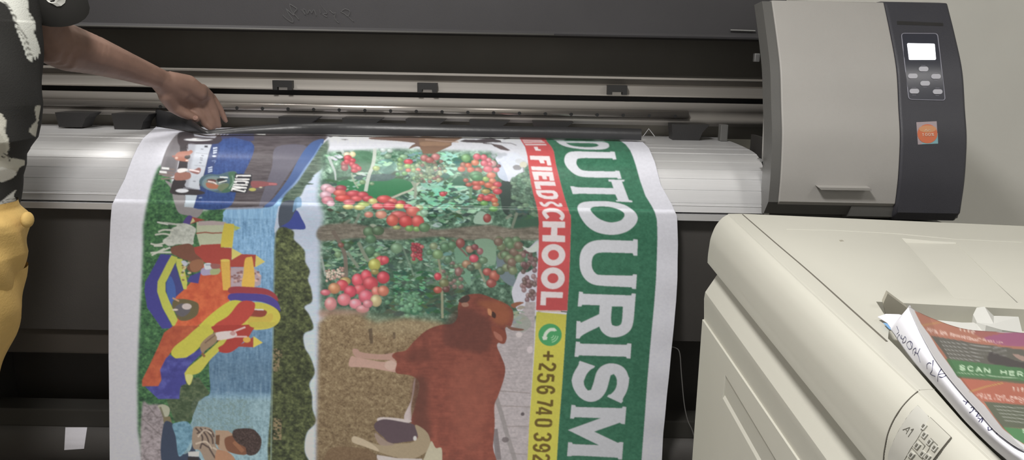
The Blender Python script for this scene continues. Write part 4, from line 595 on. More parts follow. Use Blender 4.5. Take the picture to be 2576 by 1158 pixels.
def rrect(c, r, k=5):                                   # round the corners of a pixel quad
    out = []; n = len(c)
    for i in range(n):
        p = Vector(c[i]); a = (Vector(c[i - 1]) - p).normalized(); b = (Vector(c[(i + 1) % n]) - p).normalized(); s = p + a * r; e = p + b * r
        for j in range(k + 1):
            t = j / k; out.append(tuple(s * (1 - t) ** 2 + p * 2 * t * (1 - t) + e * t * t))
    return out
def surfline(name, pts, bv, r, m, parent=None, off=0.0, closed=False, sub=4):
    if closed: pts = pts + [pts[0]]
    q = []
    for a, b in zip(pts[:-1], pts[1:]):
        for k in range(sub): q.append((a[0] + (b[0] - a[0]) * k / sub, a[1] + (b[1] - a[1]) * k / sub))
    q.append(pts[-1]); H_ = [hit(bv, x, y, off) for x, y in q]; P = [h[0] for h in H_ if h]; return tube(name, P, r, m, parent, 6)
def surflines(name, lines, bv, r, m, parent=None, off=0.0, sub=3):
    vs, fs = [], []
    for pts in lines:
        q = []
        for a, b in zip(pts[:-1], pts[1:]):
            for k in range(sub): q.append((a[0] + (b[0] - a[0]) * k / sub, a[1] + (b[1] - a[1]) * k / sub))
        q.append(pts[-1]); H_ = [hit(bv, x, y, off) for x, y in q]; P = [h[0] for h in H_ if h]
        if len(P) > 1: tube_geo(P, r, 5, vs, fs)
    return mesh(name, vs, fs, m, parent)
def zr(py, Y, px=1288): return atY(px, py, Y).z
def smo(pts, n=6, closed=False): return smooth(pts, n, closed)

# ---------------------------------------------------------------- room
def struct(o): o['kind'] = 'structure'; return o
struct(box('floor', (-2.6, -2.0, -.1), (2.3, 2.62, 0), mFloor)); struct(box('wall_back', (-2.6, 2.52, 0), (2.3, 2.62, 2.44), mWall)); struct(box('wall_right', (2.2, -2.0, 0), (2.3, 2.52, 2.44), mWall))
struct(box('wall_left', (-2.7, -2.0, 0), (-2.6, 2.62, 2.44), mWall)); struct(box('ceiling', (-2.6, -2.0, 2.44), (2.3, 2.62, 2.54), mCeil))

# ---------------------------------------------------------------- large format printer
PR = thing('large_format_printer', 'wide black roll-fed banner printer with silver platen and grey end housing', 'printer', (0, 2.0, 0))
XL, XR = -1.42, .536
zz = lambda v: 1.25 + v
prof0 = [(2.10, zz(-.184)), (1.985, zz(-.184)), (1.90, zz(-.1845)), (1.83, zz(-.186)), (1.763, zz(-.190)), (1.725, zz(-.199)), (1.697, zz(-.214)), (1.682, zz(-.232)), (1.672, zz(-.252)), (1.662, zz(-.280)), (1.655, zz(-.306))]
PS = smo(prof0, 12); PS = [Vector((0, y, z)) for y, z in PS]
def row_on(py, px=1700):           # profile point seen in this photo row at this column
    best = min(range(len(PS) - 1), key=lambda i: abs(proj((atY(px, py, PS[i].y).x, PS[i].y, PS[i].z))[1] - py)); return best
GR_ = {}
for py, kind in ((366, 1), (373, 2), (386, 2), (405, 1), (427, -1), (450, -2), (477, -2), (512, -2), (516, 2)):
    GR_[row_on(py)] = kind
ap = []
for i, p in enumerate(PS):
    k = GR_.get(i, 0)
    if k:
        t = (PS[i + 1] - PS[i - 1]).normalized(); nn = Vector((0, t.z, -t.y)); nn = nn if nn.y < 0 or nn.z > 0 else -nn
        h = (.0007 if p.y < 1.70 else .00035) * k; w = .0012
        ap += [p - t * w, p - t * w * .4 + nn * h, p + t * w * .4 + nn * h, p + t * w]
    else: ap.append(p)
ap = [(p.y, p.z) for p in ap]; yb, zb = ap[-1]
platen = extr('platen_apron', ap + [(yb + .012, zb - .002), (yb + .03, zb - .002), (2.10, zz(-.23))], XL, XR, mAlu, PR, autosm=24)
extr('apron_lip', [(1.664, zb - .004), (1.652, zb - .0045), (1.652, zb - .0175), (1.672, zb - .019), (1.70, zb - .012), (1.70, zb - .003)], XL, .54, mAlu, PR)
# body panel under the lip, with cross bars of the stand
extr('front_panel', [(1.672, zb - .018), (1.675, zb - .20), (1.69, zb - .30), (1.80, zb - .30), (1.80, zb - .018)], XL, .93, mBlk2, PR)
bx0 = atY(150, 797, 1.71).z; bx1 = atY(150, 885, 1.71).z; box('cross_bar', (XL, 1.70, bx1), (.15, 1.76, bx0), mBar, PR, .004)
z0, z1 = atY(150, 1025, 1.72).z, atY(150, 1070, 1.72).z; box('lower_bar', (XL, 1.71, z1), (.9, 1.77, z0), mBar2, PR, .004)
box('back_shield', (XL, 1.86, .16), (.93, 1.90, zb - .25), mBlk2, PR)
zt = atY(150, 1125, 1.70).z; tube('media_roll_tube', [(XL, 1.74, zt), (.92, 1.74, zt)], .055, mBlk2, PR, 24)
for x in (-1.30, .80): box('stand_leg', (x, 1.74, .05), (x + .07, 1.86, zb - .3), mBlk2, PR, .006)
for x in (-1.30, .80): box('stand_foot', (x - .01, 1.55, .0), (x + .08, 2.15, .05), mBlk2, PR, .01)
q = [(164.8, 1076), (219.4, 1076), (211.6, 1129.4), (162, 1132.7)]; tubebv = bvh_of([o for o in COL.objects if o.name == 'media_roll_tube'][0])
patch('tape_label', [q[0], q[3]], [q[1], q[2]], tubebv, mTag, PR, 14, 6, .0006, .001, label='square white tape label')
# carriage beam: stacked extrusions
Yf = 2.045
def band(name, pa, pb, Y, m, depth=.03, x0=XL, x1=.70, bev=0): return box(name, (x0, Y, zr(pb, Y)), (x1, Y + depth, zr(pa, Y)), m, PR, bev)
bm_rows = [(188.5, Yf - .012), (193.5, Yf - .014), (194.5, Yf + .004), (210.5, Yf + .006), (211.5, Yf - .004), (232, Yf - .006), (233, Yf - .011), (236.5, Yf - .011), (237.5, Yf + .03), (249.5, Yf + .03), (250.5, Yf - .004), (271, Yf - .006), (272, Yf - .004), (290, Yf - .004), (291, Yf - .012), (302, Yf - .014), (303, Yf - .008), (308.5, Yf - .008)]
prof = [(y, zr(p, y)) for p, y in bm_rows]; extr('carriage_beam', [(2.13, prof[0][1])] + prof + [(2.13, prof[-1][1])], XL, .70, mBeam, PR, autosm=3)
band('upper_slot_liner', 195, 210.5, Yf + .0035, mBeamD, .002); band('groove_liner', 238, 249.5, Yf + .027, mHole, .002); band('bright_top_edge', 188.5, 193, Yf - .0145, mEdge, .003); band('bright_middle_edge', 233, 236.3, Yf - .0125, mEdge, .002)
ra, rb = zr(273, Yf - .02), zr(289.5, Yf - .02)
rail = extr('guide_rail', [(Yf - .003, ra + .002), (Yf - .0195, ra), (Yf - .0205, ra - .0012), (Yf - .0225, rb + .0012), (Yf - .0215, rb), (Yf - .003, rb)], XL, .44, mRail, PR, autosm=3)
rbv = bvh_of(rail); x = 660.0
for k in range(-8, 18):
    px = 918 + k * 64.6 * (1 + k * .0006); py = 278 + (px - 918) * .0187
    if 120 < px < 1790:
        h = hit(rbv, px, py)
        if h:
            vs, fs = tube_geo([h[0] + Vector((0, .002, 0)), h[0] + Vector((0, -.0008, 0))], .0042, 14); mesh('screw_hole', vs, fs, mHole, rail)
for a, b, t in ((686, 735, 202), (1050, 1100, 208), (1528, 1578, 214)):
    zt_ = atY(a, t, Yf - .02).z; z2 = atY(a, t + 24, Yf - .02).z; xa = atY(a, t, Yf - .02).x; xb = atY(b, t, Yf - .02).x; w = xb - xa
    P = [(xa, zt_), (xb, zt_), (xb, z2), (xb - w * .24, z2), (xb - w * .24, z2 + .007), (xa + w * .24, z2 + .007), (xa + w * .24, z2), (xa, z2)]
    poly3('cable_clip', [(x, Yf - .024, z) for x, z in P], (0, .022, 0), mClip, PR)
    box('clip_pad', (xa + w * .27, Yf - .016, z2), (xb - w * .27, Yf - .01, z2 + .0065), mEdge, PR)
# under-beam bay with pinch rollers
box('bay_back', (XL, 2.10, zz(-.19)), (.70, 2.12, zr(303, 2.10) + .004), mBay, PR)
def roller(px0, px1, p0, p1, lever):
    Y = 1.975; a = atY(px0, p0, Y); b = atY(px1, p1, Y); 
    w = b.x - a.x
    P = [(a.x, a.z), (b.x + w * .45, a.z), (b.x + w * .2, a.z - (a.z - b.z) * .35), (b.x, b.z), (a.x + w * .1, b.z)]
    o = poly3('pinch_roller_arm', [(x, Y, z) for x, z in P], (0, .05, 0), mBlk, PR)
    if lever: vs, fs = tube_geo([(a.x + w * .1, Y - .012, b.z + .006), (b.x - w * .05, Y - .012, b.z + .006)], .008, 12); mesh('pinch_roller_wheel', vs, fs, mRub, PR)
for k, (a, b) in enumerate(((138, 205), (280, 350), (700, 770), (860, 930), (1020, 1090), (1180, 1250), (1340, 1410), (1690, 1752))):
    dy = (a - 1288) * .0192; roller(a, b, 305 + dy, 343 + dy + (18 if k in (1, 7) else 0), k in (1, 7))
w0 = atY(1618, 343, 2.0); w1 = atY(1632, 324, 2.0); w2 = atY(1647, 343, 2.0); tube('wire_loop', [w0, w1, w2], .0013, mSil, PR, 6)
a = atY(1808, 312, 1.99); b = atY(1831, 356, 1.96); box('end_post', (a.x, 1.965, b.z), (b.x, 1.99, a.z), mFrame, PR, .002)
# lid and recess above the beam
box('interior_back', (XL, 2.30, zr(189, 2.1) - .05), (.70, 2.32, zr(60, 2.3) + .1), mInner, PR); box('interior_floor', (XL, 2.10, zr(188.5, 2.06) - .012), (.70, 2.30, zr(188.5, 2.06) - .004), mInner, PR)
Yl = 2.14; zl = zr(89, Yl)
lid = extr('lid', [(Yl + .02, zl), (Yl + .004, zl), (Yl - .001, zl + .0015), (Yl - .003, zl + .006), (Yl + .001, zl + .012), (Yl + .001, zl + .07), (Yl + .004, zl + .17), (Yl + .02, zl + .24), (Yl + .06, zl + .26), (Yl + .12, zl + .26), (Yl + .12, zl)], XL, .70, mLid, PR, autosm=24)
extr('lid_edge_highlight', [(Yl - .0035, zl + .001), (Yl - .0045, zl + .003), (Yl - .0035, zl + .006), (Yl, zl + .006), (Yl, zl + .001)], XL, .10, mFrame, PR)  # lighter strip stands in for the highlight on the lid edge's left part
lbv = bvh_of(lid)
Tm = lambda pts: [(680 + x / 10.733, x * .0018 + y / 10.733) for x, y in pts]
SC = [[(330, 400), (400, 470), (480, 530), (560, 580), (620, 590), (600, 500), (520, 400), (420, 230)], [(420, 230), (540, 330), (640, 400), (560, 250), (520, 100)], [(520, 100), (640, 170), (720, 240), (640, 350), (700, 430), (770, 520)], [(830, 240), (880, 300), (950, 380), (880, 240), (950, 260), (1010, 350), (1060, 260), (1120, 340)], [(1120, 340), (1180, 250), (1240, 400), (1180, 240)], [(1370, 100), (1440, 200), (1540, 330), (1420, 360), (1530, 430)], [(1340, 230), (1360, 340)], [(1600, 250), (1700, 330), (1760, 330), (1740, 480), (1850, 590)], [(1700, 390), (1790, 520)], [(1900, 280), (2000, 330), (2100, 400), (2150, 270), (2030, 210), (1930, 260)], [(2100, 400), (2200, 500), (2250, 540)]]
surflines('embossed_script', [Tm(smo(s, 4)) for s in SC], lbv, .0016, mEmb, lid, off=.0004)
h0, h1 = hit(lbv, 1836, 76), hit(lbv, 1898, 78)
if h0 and h1: tube('gas_strut_rod', [h0[0] + Vector((0, -.006, 0)), h1[0] + Vector((0, -.006, 0))], .0022, mSil, PR, 8)
a = atY(1899, 134, 2.10); b = atY(1911, 156, 2.10); box('latch', (a.x, 2.10, b.z), (b.x, 2.115, a.z), mSil, PR, .003)
# end housing
HP = [(1.815, zz(.195)), (1.770, zz(.138)), (1.721, zz(.069)), (1.676, zz(-.002)), (1.647, zz(-.079)), (1.628, zz(-.13)), (1.619, zz(-.174)), (1.613, zz(-.225)), (1.613, zz(-.272))]
HP = [p for p in smo(HP[1:], 8)]; top = HP[0]
def hous(off, extra): return [(y - off * .9, z + off * .5) for y, z in HP] + extra
body = hous(-.006, [(1.625, zz(-.302)), (1.66, zz(-.312)), (2.34, zz(-.312)), (2.34, top[1] + .0), (1.80, top[1] - .004)])
extr('end_housing', body, .70, .925, mFrame, PR, autosm=28); XB = .787
ho = hous(-.004, []); nh = len(ho); ins = []
for i, (y, z) in enumerate(ho): dd = .055; ins.append((y + dd, z - .004))
extr('housing_rim', ho + [(1.64, zz(-.302)), (1.70, zz(-.306))] + [(1.70, zz(-.298))] + ins[::-1], .527, .70, mFrame, PR, autosm=28)
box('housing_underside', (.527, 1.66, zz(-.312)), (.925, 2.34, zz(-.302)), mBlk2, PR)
cov = extr('maintenance_cover', hous(0, [(1.620, zz(-.279)), (1.64, zz(-.279)), (1.75, zz(-.20)), (1.80, top[1] - .01), (1.90, top[1] - .002)]), .547, XB, mCover, PR, autosm=28)
bez = extr('control_bezel', hous(.0015, [(1.612, zz(-.290)), (1.628, zz(-.308)), (1.70, zz(-.309)), (2.30, zz(-.309)), (2.30, top[1] + .004), (1.80, top[1] + .004)]), XB, .924, mBez, PR, autosm=28)
bb = bvh_of(bez); cb = bvh_of(cov)
mo = bez.modifiers.new('b', 'BEVEL'); mo.width = .006; mo.segments = 3; mo.limit_method = 'ANGLE'; mo.angle_limit = R_(50)
mo = cov.modifiers.new('b', 'BEVEL'); mo.width = .002; mo.segments = 2; mo.limit_method = 'ANGLE'; mo.angle_limit = R_(50)
h = [hit(cb, *p) for p in ((2051, 466), (2181, 468), (2184, 484), (2057, 482))]; hp = [k[0] for k in h]; o3 = Vector((0, -.018, -.002))
vs = [hp[0], hp[1], hp[1] + o3, hp[0] + o3, hp[3] + Vector((.008, 0, .004)), hp[2] + Vector((-.008, 0, .004)), hp[2] + o3 * .95 + Vector((0, 0, .008)), hp[3] + o3 * .95 + Vector((0, 0, .008))]
hd = mesh('cover_handle', vs, [(0, 1, 2, 3), (4, 5, 6, 7), (3, 2, 6, 7), (0, 1, 5, 4), (0, 3, 7, 4), (1, 2, 6, 5)], mCover, cov); tag(hd, 'thin projecting finger ledge')
cp = patch('control_panel', [(2267.5, 86), (2286, 249)], [(2357, 86.5), (2377, 251.5)], bb, mPanel, PR, 24, 6, .0005, .001, label='membrane panel with a lit screen and six oval buttons')
pbv = bvh_of(cp)
surfline('panel_outline', rrect([(2267, 84.5), (2358, 85), (2377.5, 252.8), (2285.8, 250.4)], 8), bb, .0009, mLine, cp, .0007, True, 2)
decal('lit_screen', rrect([(2281.4, 109.7), (2350.5, 111), (2353.8, 151), (2286.4, 151)], 3), bb, mScr, cp, .0014, label='glowing white display')
for cx, cy in ((2322.6, 174.4), (2295.5, 192), (2353.8, 193), (2326.5, 210.3), (2299.4, 229.9), (2358, 231.3)):
    decal('oval_button', [(cx + 6.5 * cs + 5.6 * cos(t), cy + 6 * sin(t)) for cs, ts in ((1, (-pi / 2, pi / 2)), (-1, (pi / 2, 3 * pi / 2))) for t in np.linspace(ts[0], ts[1], 7)], bb, mBtn, cp, .0016)
    surflines('button_caption', [[(cx - 6, cy - 9.5), (cx + 5, cy - 9.2)], [(cx - 5, cy + 9.5), (cx + 4, cy + 9.7)]], bb, .0004, mLine, cp, .0007)
decal('bezel_slot', [(2256, 53), (2372, 58), (2373, 66), (2257, 62)], bb, mBlk, PR, .0004)
st = patch('sticker', [(2305, 307.8), (2309, 363.9)], [(2356, 305.3), (2359.3, 361.7)], bb, mStk, PR, 10, 5, .0005, .001, label='small square sticker with an orange disc reading 100%')
decal('sticker_corner', [(2318, 363.5), (2325, 355), (2345, 350), (2358.5, 335), (2359.3, 361.7)], bb, mTeal, st, .0009)
decal('sticker_disc', [(2332.5 + 25 * cos(t), 337 + 24 * sin(t)) for t in np.linspace(0, 2 * pi, 25)[:-1]], bb, mOr, st, .0013); decal('sticker_glow', [(2332.5 + 22 * cos(t), 325 + 9 * sin(t)) for t in np.linspace(0, 2 * pi, 17)[:-1]], bb, mYw, st, .0016)
L100 = []
for k, ch in enumerate('100%'):
    for g in GLY[ch]: L100.append([(2318 + k * 8 + u * 6.4, 343 - v * 7 - k * .2) for u, v in g])
surflines('sticker_number', L100, bb, .0006, mWht, st, .0018); surflines('sticker_script', [[(2325, 330), (2329, 326), (2332, 330), (2337, 327), (2341, 329)]], bb, .0005, mWht, st, .0018)
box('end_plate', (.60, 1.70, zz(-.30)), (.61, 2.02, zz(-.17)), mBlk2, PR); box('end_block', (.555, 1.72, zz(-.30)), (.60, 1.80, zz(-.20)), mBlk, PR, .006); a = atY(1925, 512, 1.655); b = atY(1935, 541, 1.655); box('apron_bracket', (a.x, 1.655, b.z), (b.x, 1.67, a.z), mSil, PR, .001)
a = atY(1915, 404, 1.66); vs, fs = tube_geo([a, a + Vector((0, .02, 0))], .0035, 10); mesh('end_screw', vs, fs, mSil, PR)
# left end housing, out of the picture's edge
extr('left_end_housing', body, -1.70, -1.42, mFrame, PR, autosm=28)
# ---------------------------------------------------------------- banner
EL = [(300, 412), (322, 389), (348, 360), (372, 345), (400, 332), (450, 314), (493, 292), (517, 281), (560, 277.5), (620, 275), (673, 272.5), (900, 272), (1158, 275), (1300, 277)]
ER = [(300, 1560), (345, 1585), (353, 1602), (358, 1618), (373, 1633), (409, 1648), (466, 1663), (516, 1691), (545, 1703.5), (616, 1705.5), (700, 1704), (759, 1701), (874, 1690), (974, 1680), (1088, 1669), (1158, 1665), (1300, 1655)]
bp_ = []
for p in PS[6:]:
    bp_.append((p.y, p.z))
Bp = [Vector((0, y - .0035 if y < 1.75 else y - .001, z + .004)) for y, z in bp_]
Bp[-1] = Vector((0, 1.6465, zb)); 
zend = zz(-.985)
Bp += [Vector((0, 1.6455, zb - .012)), Vector((0, 1.6455, zb - .03)), Vector((0, 1.647, zb - .08))]
for k in range(1, 14): Bp.append(Vector((0, 1.647 - .004 * sin(k / 13 * pi), zb - .08 + (zend - zb + .08) * k / 13)))
Bp = [Vector((0, y, z)) for y, z in smo([(p.y, p.z) for p in Bp], 4)]
L_ = [0]
for a, b in zip(Bp[:-1], Bp[1:]): L_.append(L_[-1] + (b - a).length)
NV_, NU_ = 720, 1010
def edgeX(tab, y, z):
    X = 0.
    px = 900
    for _ in range(12):
        py = proj((X, y, z))[1]; tx = float(np.interp(py, [t[0] for t in tab], [t[1] for t in tab])); 
        Pp = atY(tx, py, y); X = Pp.x
    return X
# rows spaced evenly as the camera sees them, so the print is equally sharp all over
dense = np.linspace(0, L_[-1], 900); dy = np.interp(dense, L_, [p.y for p in Bp]); dz = np.interp(dense, L_, [p.z for p in Bp])
rp = np.array([proj((-.3, y, z))[1] for y, z in zip(dy, dz)]); rp = np.maximum.accumulate(rp + np.arange(900) * 1e-4)
sv = np.interp(np.linspace(rp[0], rp[-1], NV_), rp, dense)
by = np.interp(sv, L_, [p.y for p in Bp]); bz = np.interp(sv, L_, [p.z for p in Bp])
xl = np.array([edgeX(EL, y, z) for y, z in zip(by, bz)]); xr = np.array([edgeX(ER, y, z) for y, z in zip(by, bz)])
u = np.linspace(0, 1, NU_)[None, :]; BX = xl[:, None] * (1 - u) + xr[:, None] * u; BY = np.repeat(by[:, None], NU_, 1); BZ = np.repeat(bz[:, None], NU_, 1)
hang = np.clip((zb - BZ) / .1, 0, 1)
BY = BY + hang * (.0022 * np.sin(BX * 7 + BZ * 2) * np.clip((zb - BZ) / .4, 0, 1) + .0008 * np.sin(BZ * 60 + BX * 3) * np.exp(-((u - 1) / .05) ** 2))
dX = BX - C0.x; dY = BY - C0.y; dZ = BZ - C0.z
kk = dX * fw.x + dY * fw.y + dZ * fw.z; PXs = PW / 2 + FP * (dX * RT.x + dY * RT.y + dZ * RT.z) / kk; PYs = PH / 2 - FP * (dX * UP.x + dY * UP.y + dZ * UP.z) / kk
def sample(art, PX, PY, ox, oy):
    h, w = art.shape[:2]; x = np.clip(PX - ox - .5, 0, w - 1.01); y = np.clip(PY - oy - .5, 0, h - 1.01); ix = x.astype(int); iy = y.astype(int); fx = (x - ix)[..., None]; fy = (y - iy)[..., None]
    return (art[iy, ix] * (1 - fx) + art[iy, ix + 1] * fx) * (1 - fy) + (art[iy + 1, ix] * (1 - fx) + art[iy + 1, ix + 1] * fx) * fy
ART2 = ART.copy(); k5 = np.array([.25, .5, .25])
for ax in (0, 1): ART2 = k5[0] * np.roll(ART2, 1, ax) + k5[1] * ART2 + k5[2] * np.roll(ART2, -1, ax)
def gridmesh(name, X, Y, Z, cols, m, thick=0.0, parent=None):
    nv, nu = X.shape; n = nv * nu; me = bpy.data.meshes.new(name); co_ = np.stack([X, Y, Z], -1).reshape(-1, 3)
    i = np.arange(nv - 1)[:, None] * nu + np.arange(nu - 1)[None, :]; quads = np.stack([i, i + nu, i + nu + 1, i + 1], -1).reshape(-1, 4)
    me.vertices.add(n); me.vertices.foreach_set('co', co_.ravel().astype(np.float32)); me.loops.add(quads.size); me.loops.foreach_set('vertex_index', quads.ravel().astype(np.int32))
    me.polygons.add(len(quads)); me.polygons.foreach_set('loop_start', np.arange(0, quads.size, 4, dtype=np.int32)); me.polygons.foreach_set('loop_total', np.full(len(quads), 4, dtype=np.int32)); me.update(calc_edges=True)
    at = me.color_attributes.new('print', 'FLOAT_COLOR', 'POINT'); c4 = np.ones((n, 4), np.float32); c4[:, :3] = cols.reshape(-1, 3); at.data.foreach_set('color', c4.ravel())
    return link(name, me, m, parent, True)
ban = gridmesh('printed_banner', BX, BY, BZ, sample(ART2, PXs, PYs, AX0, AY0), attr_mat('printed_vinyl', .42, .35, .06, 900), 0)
sd = ban.modifiers.new('t', 'SOLIDIFY'); sd.thickness = .0006; sd.offset = -1 if ban.data.polygons[0].normal.z > 0 else 1
tag(ban, 'printed vinyl banner with sideways lettering, coffee berries and a brown cow', 'banner')
# black rubber strip across the banner's top
sp = [(394, 274, 316), (430, 283, 321), (464, 290, 327), (490, 308, 333), (516, 326, 337), (545, 325, 337), (620, 318, 337), (700, 312, 337), (763, 309, 337), (890, 308, 340), (1071, 312, 343), (1289, 317, 346), (1450, 320, 349), (1613, 324, 353)]
sx = smo([(a, b) for a, b, c in sp], 6); sx2 = smo([(a, c) for a, b, c in sp], 6); vs = []; 
for (a, b), (_, c) in zip(sx, sx2):
    lo = atZ(a, c, zz(-.1765)); Y = lo.y; hi = atY(a, b, Y + .012)
    th = min(.007, .3 * (hi.z - lo.z) + .002)
    vs += [lo + Vector((0, -.001, 0)), lo + (hi - lo) * .45 + Vector((0, -th, 0)), lo + (hi - lo) * .82 + Vector((0, -th, 0)), hi + Vector((0, -.002, 0)), hi + Vector((0, .004, -.001)), lo + (hi - lo) * .5 + Vector((0, .008, 0)), lo + Vector((0, .008, 0))]
n = 7; m_ = len(sx); fs = [(i * n + k, i * n + (k + 1) % n, (i + 1) * n + (k + 1) % n, (i + 1) * n + k) for i in range(m_ - 1) for k in range(n)] + [tuple(range(n)), tuple(range((m_ - 1) * n, m_ * n))]
st_ = mesh('rubber_strip', vs, fs, mRub, None, autosm=60); tag(st_, 'long black rubber strip lying across the top of the banner under the hand', 'strip')
stbv = bvh_of(st_)
wp = smo([(1680, 873), (1700, 876), (1710, 890), (1714, 940), (1721, 1015), (1730, 1058), (1742, 1085), (1755, 1130)], 5); cb_ = tube('hanging_cord', [atY(a, b, 1.665) for a, b in wp], .0011, mWire); tag(cb_, 'thin grey cord hanging in front of the printer between banner and copier', 'cord')
# ---------------------------------------------------------------- copier
YFAR, YNEAR = 1.30, .22
SEC = [((1866, 538), .068), ((1832, 539.5), .062), ((1819, 547), .059), ((1808, 558), .056), ((1799, 571), .052), ((1792, 587), .049), ((1787, 602), .046), ((1784, 620), .043), ((1781, 641), .039), ((1779.7, 661), .037), ((1805, 690), .0355), ((1774, 735), .0285), ((1771, 752), .025), ((1771, 799), .016)]
_a = SEC[:1]; _b = smooth([(a[0][0], a[0][1]) for a in SEC[1:10]], 5, False); _k = [SEC[1 + i // 5][1] * (1 - (i % 5) / 5) + SEC[min(2 + i // 5, 9)][1] * ((i % 5) / 5) for i in range(len(_b))]
SEC = _a + [(q, k) for q, k in zip(_b, _k)] + SEC[10:]
far = []; near = []
for (px, py), m_ in SEC:
    p = atY(px, py, YFAR); far.append(p); near.append(Vector((p.x + m_ * (YNEAR - YFAR), YNEAR, p.z)))
zt_c = far[0].z
def eq(i): far[i].z = min(far[i].z, zt_c); near[i].z = far[i].z
eq(1); far[1].z = near[1].z = zt_c - .0005
b2 = atZ(2576, 569, zt_c); bs = (b2.y - far[0].y) / (b2.x - far[0].x); XE = 1.25; ye = far[0].y + bs * (XE - far[0].x)
Fp = atY(1766, 803, YFAR)
mF = .0145; tailx = far[-1].x
far += [Vector((tailx, YFAR, .12)), Vector((XE, ye, .12)), Vector((XE, ye, zt_c))]; near += [Vector((near[-1].x, YNEAR, .12)), Vector((XE, YNEAR, .12)), Vector((XE, YNEAR, zt_c))]
n = len(far); fs = [(i, (i + 1) % n, n + (i + 1) % n, n + i) for i in range(n)] + [tuple(range(n)), tuple(range(n, 2 * n))[::-1]]
CP = thing('office_copier', 'ivory office copier with rounded front edge standing right of the banner', 'copier', (.8, .8, 0))
bodyc = mesh('copier_body', far + near, fs, mCop, CP, autosm=26)
def cutter(vs, fs): return mesh('cutter', vs, fs, mTray)
def prism(px, z_hi, z_lo, zref):
    t = [atZ(a, b, zref) for a, b in px]; k = len(t); vs = [Vector((p.x, p.y, z_hi)) for p in t] + [Vector((p.x, p.y, z_lo)) for p in t]
    return cutter(vs, [tuple(range(k)), tuple(range(k, 2 * k))[::-1]] + [(i, (i + 1) % k, k + (i + 1) % k, k + i) for i in range(k)])
def cut(o, c):
    md = o.modifiers.new('c', 'BOOLEAN'); md.object = c; md.operation = 'DIFFERENCE'; md.solver = 'EXACT'
    me = evalmesh(o); o.modifiers.clear(); o.data = me; cd = c.data; bpy.data.objects.remove(c); return o
cut(bodyc, prism([(2204, 759), (2700, 785), (3600, 1500), (2760, 1380), (2640, 1268), (2560, 1192), (2524, 1160), (2496, 1134), (2460, 1100), (2420, 1059), (2380, 1014), (2300, 923), (2262, 880), (2234, 852), (2238, 812)], zt_c + .02, zt_c - .024, zt_c))
t0, t1, t2, t3 = [atZ(a, b, zt_c) for a, b in ((2266.5, 599), (2398, 605), (2572, 762), (2404, 755))]
up_ = Vector((0, 0, .001)); vs = [t0 + up_, t1 + up_, t2 + up_, t3 + up_, t0 + Vector((.003, -.006, -.0055)), t1 + Vector((-.006, -.02, -.0008)), t2 + Vector((-.006, 0, -.0004)), t3 + Vector((.003, .01, -.0012))]
cut(bodyc, cutter(vs, [(0, 1, 2, 3), (4, 5, 6, 7), (0, 1, 5, 4), (1, 2, 6, 5), (2, 3, 7, 6), (3, 0, 4, 7)]))
mo = bodyc.modifiers.new('b', 'BEVEL'); mo.width = .0012; mo.segments = 2; mo.limit_method = 'ANGLE'; mo.angle_limit = R_(40); me = evalmesh(bodyc); bodyc.modifiers.clear(); bodyc.data = me
cbv = bvh_of(bodyc)
# side door with finger pull
d0, d1 = Fp, Vector((Fp.x + mF * (YNEAR - YFAR), YNEAR, Fp.z)); W_ = Vector((.02, 0, 0)); dz0 = Vector((0, 0, Fp.z - .14))
vs = [d0, d1, d1 - dz0, d0 - dz0]; vs = vs + [v + W_ for v in vs]
door = mesh('side_door', vs, [(0, 1, 2, 3), (4, 5, 6, 7), (0, 1, 5, 4), (1, 2, 6, 5), (2, 3, 7, 6), (3, 0, 4, 7)], mCop, CP)
Tq = T(1720, 780, 3.0625)
dn = (d1 - d0).cross(Vector((0, 0, 1))).normalized(); dn = dn if dn.x < 0 else -dn
def ondoor(px, py): d = ray(px, py); t = (d0 - C0).dot(dn) / d.dot(dn); return C0 + d * t
U1, U2 = [ondoor(*p) for p in Tq([(318, 500), (760, 1240)])]; L1, L2 = [ondoor(*p) for p in Tq([(300, 690), (640, 1290)])]
o1 = dn * .001; dp = -dn * .0185
vs = [U1 + o1, U2 + o1, L2 + o1, L1 + o1, U1 + (L1 - U1) * .12 + dp, U2 + (L2 - U2) * .12 + dp, L2 * .12 + U2 * .88 + dp + (L2 - U2) * .05, L1 * .12 + U1 * .88 + dp + (L1 - U1) * .05]
cut(door, cutter(vs, [(0, 1, 2, 3), (4, 5, 6, 7), (0, 1, 5, 4), (1, 2, 6, 5), (2, 3, 7, 6), (3, 0, 4, 7)]))
mo = door.modifiers.new('b', 'BEVEL'); mo.width = .0025; mo.segments = 2; mo.limit_method = 'ANGLE'; mo.angle_limit = R_(40)
box('copier_base', (far[-4].x + .03, YNEAR + .03, .03), (XE - .03, 1.25, .125), mTray, CP)
for x in (.45, 1.15):
    for y in (.32, 1.15): vs, fs = tube_geo([(x - .012, y, .03), (x + .012, y, .03)], .03, 16); mesh('caster', vs, fs, mBlk, CP)
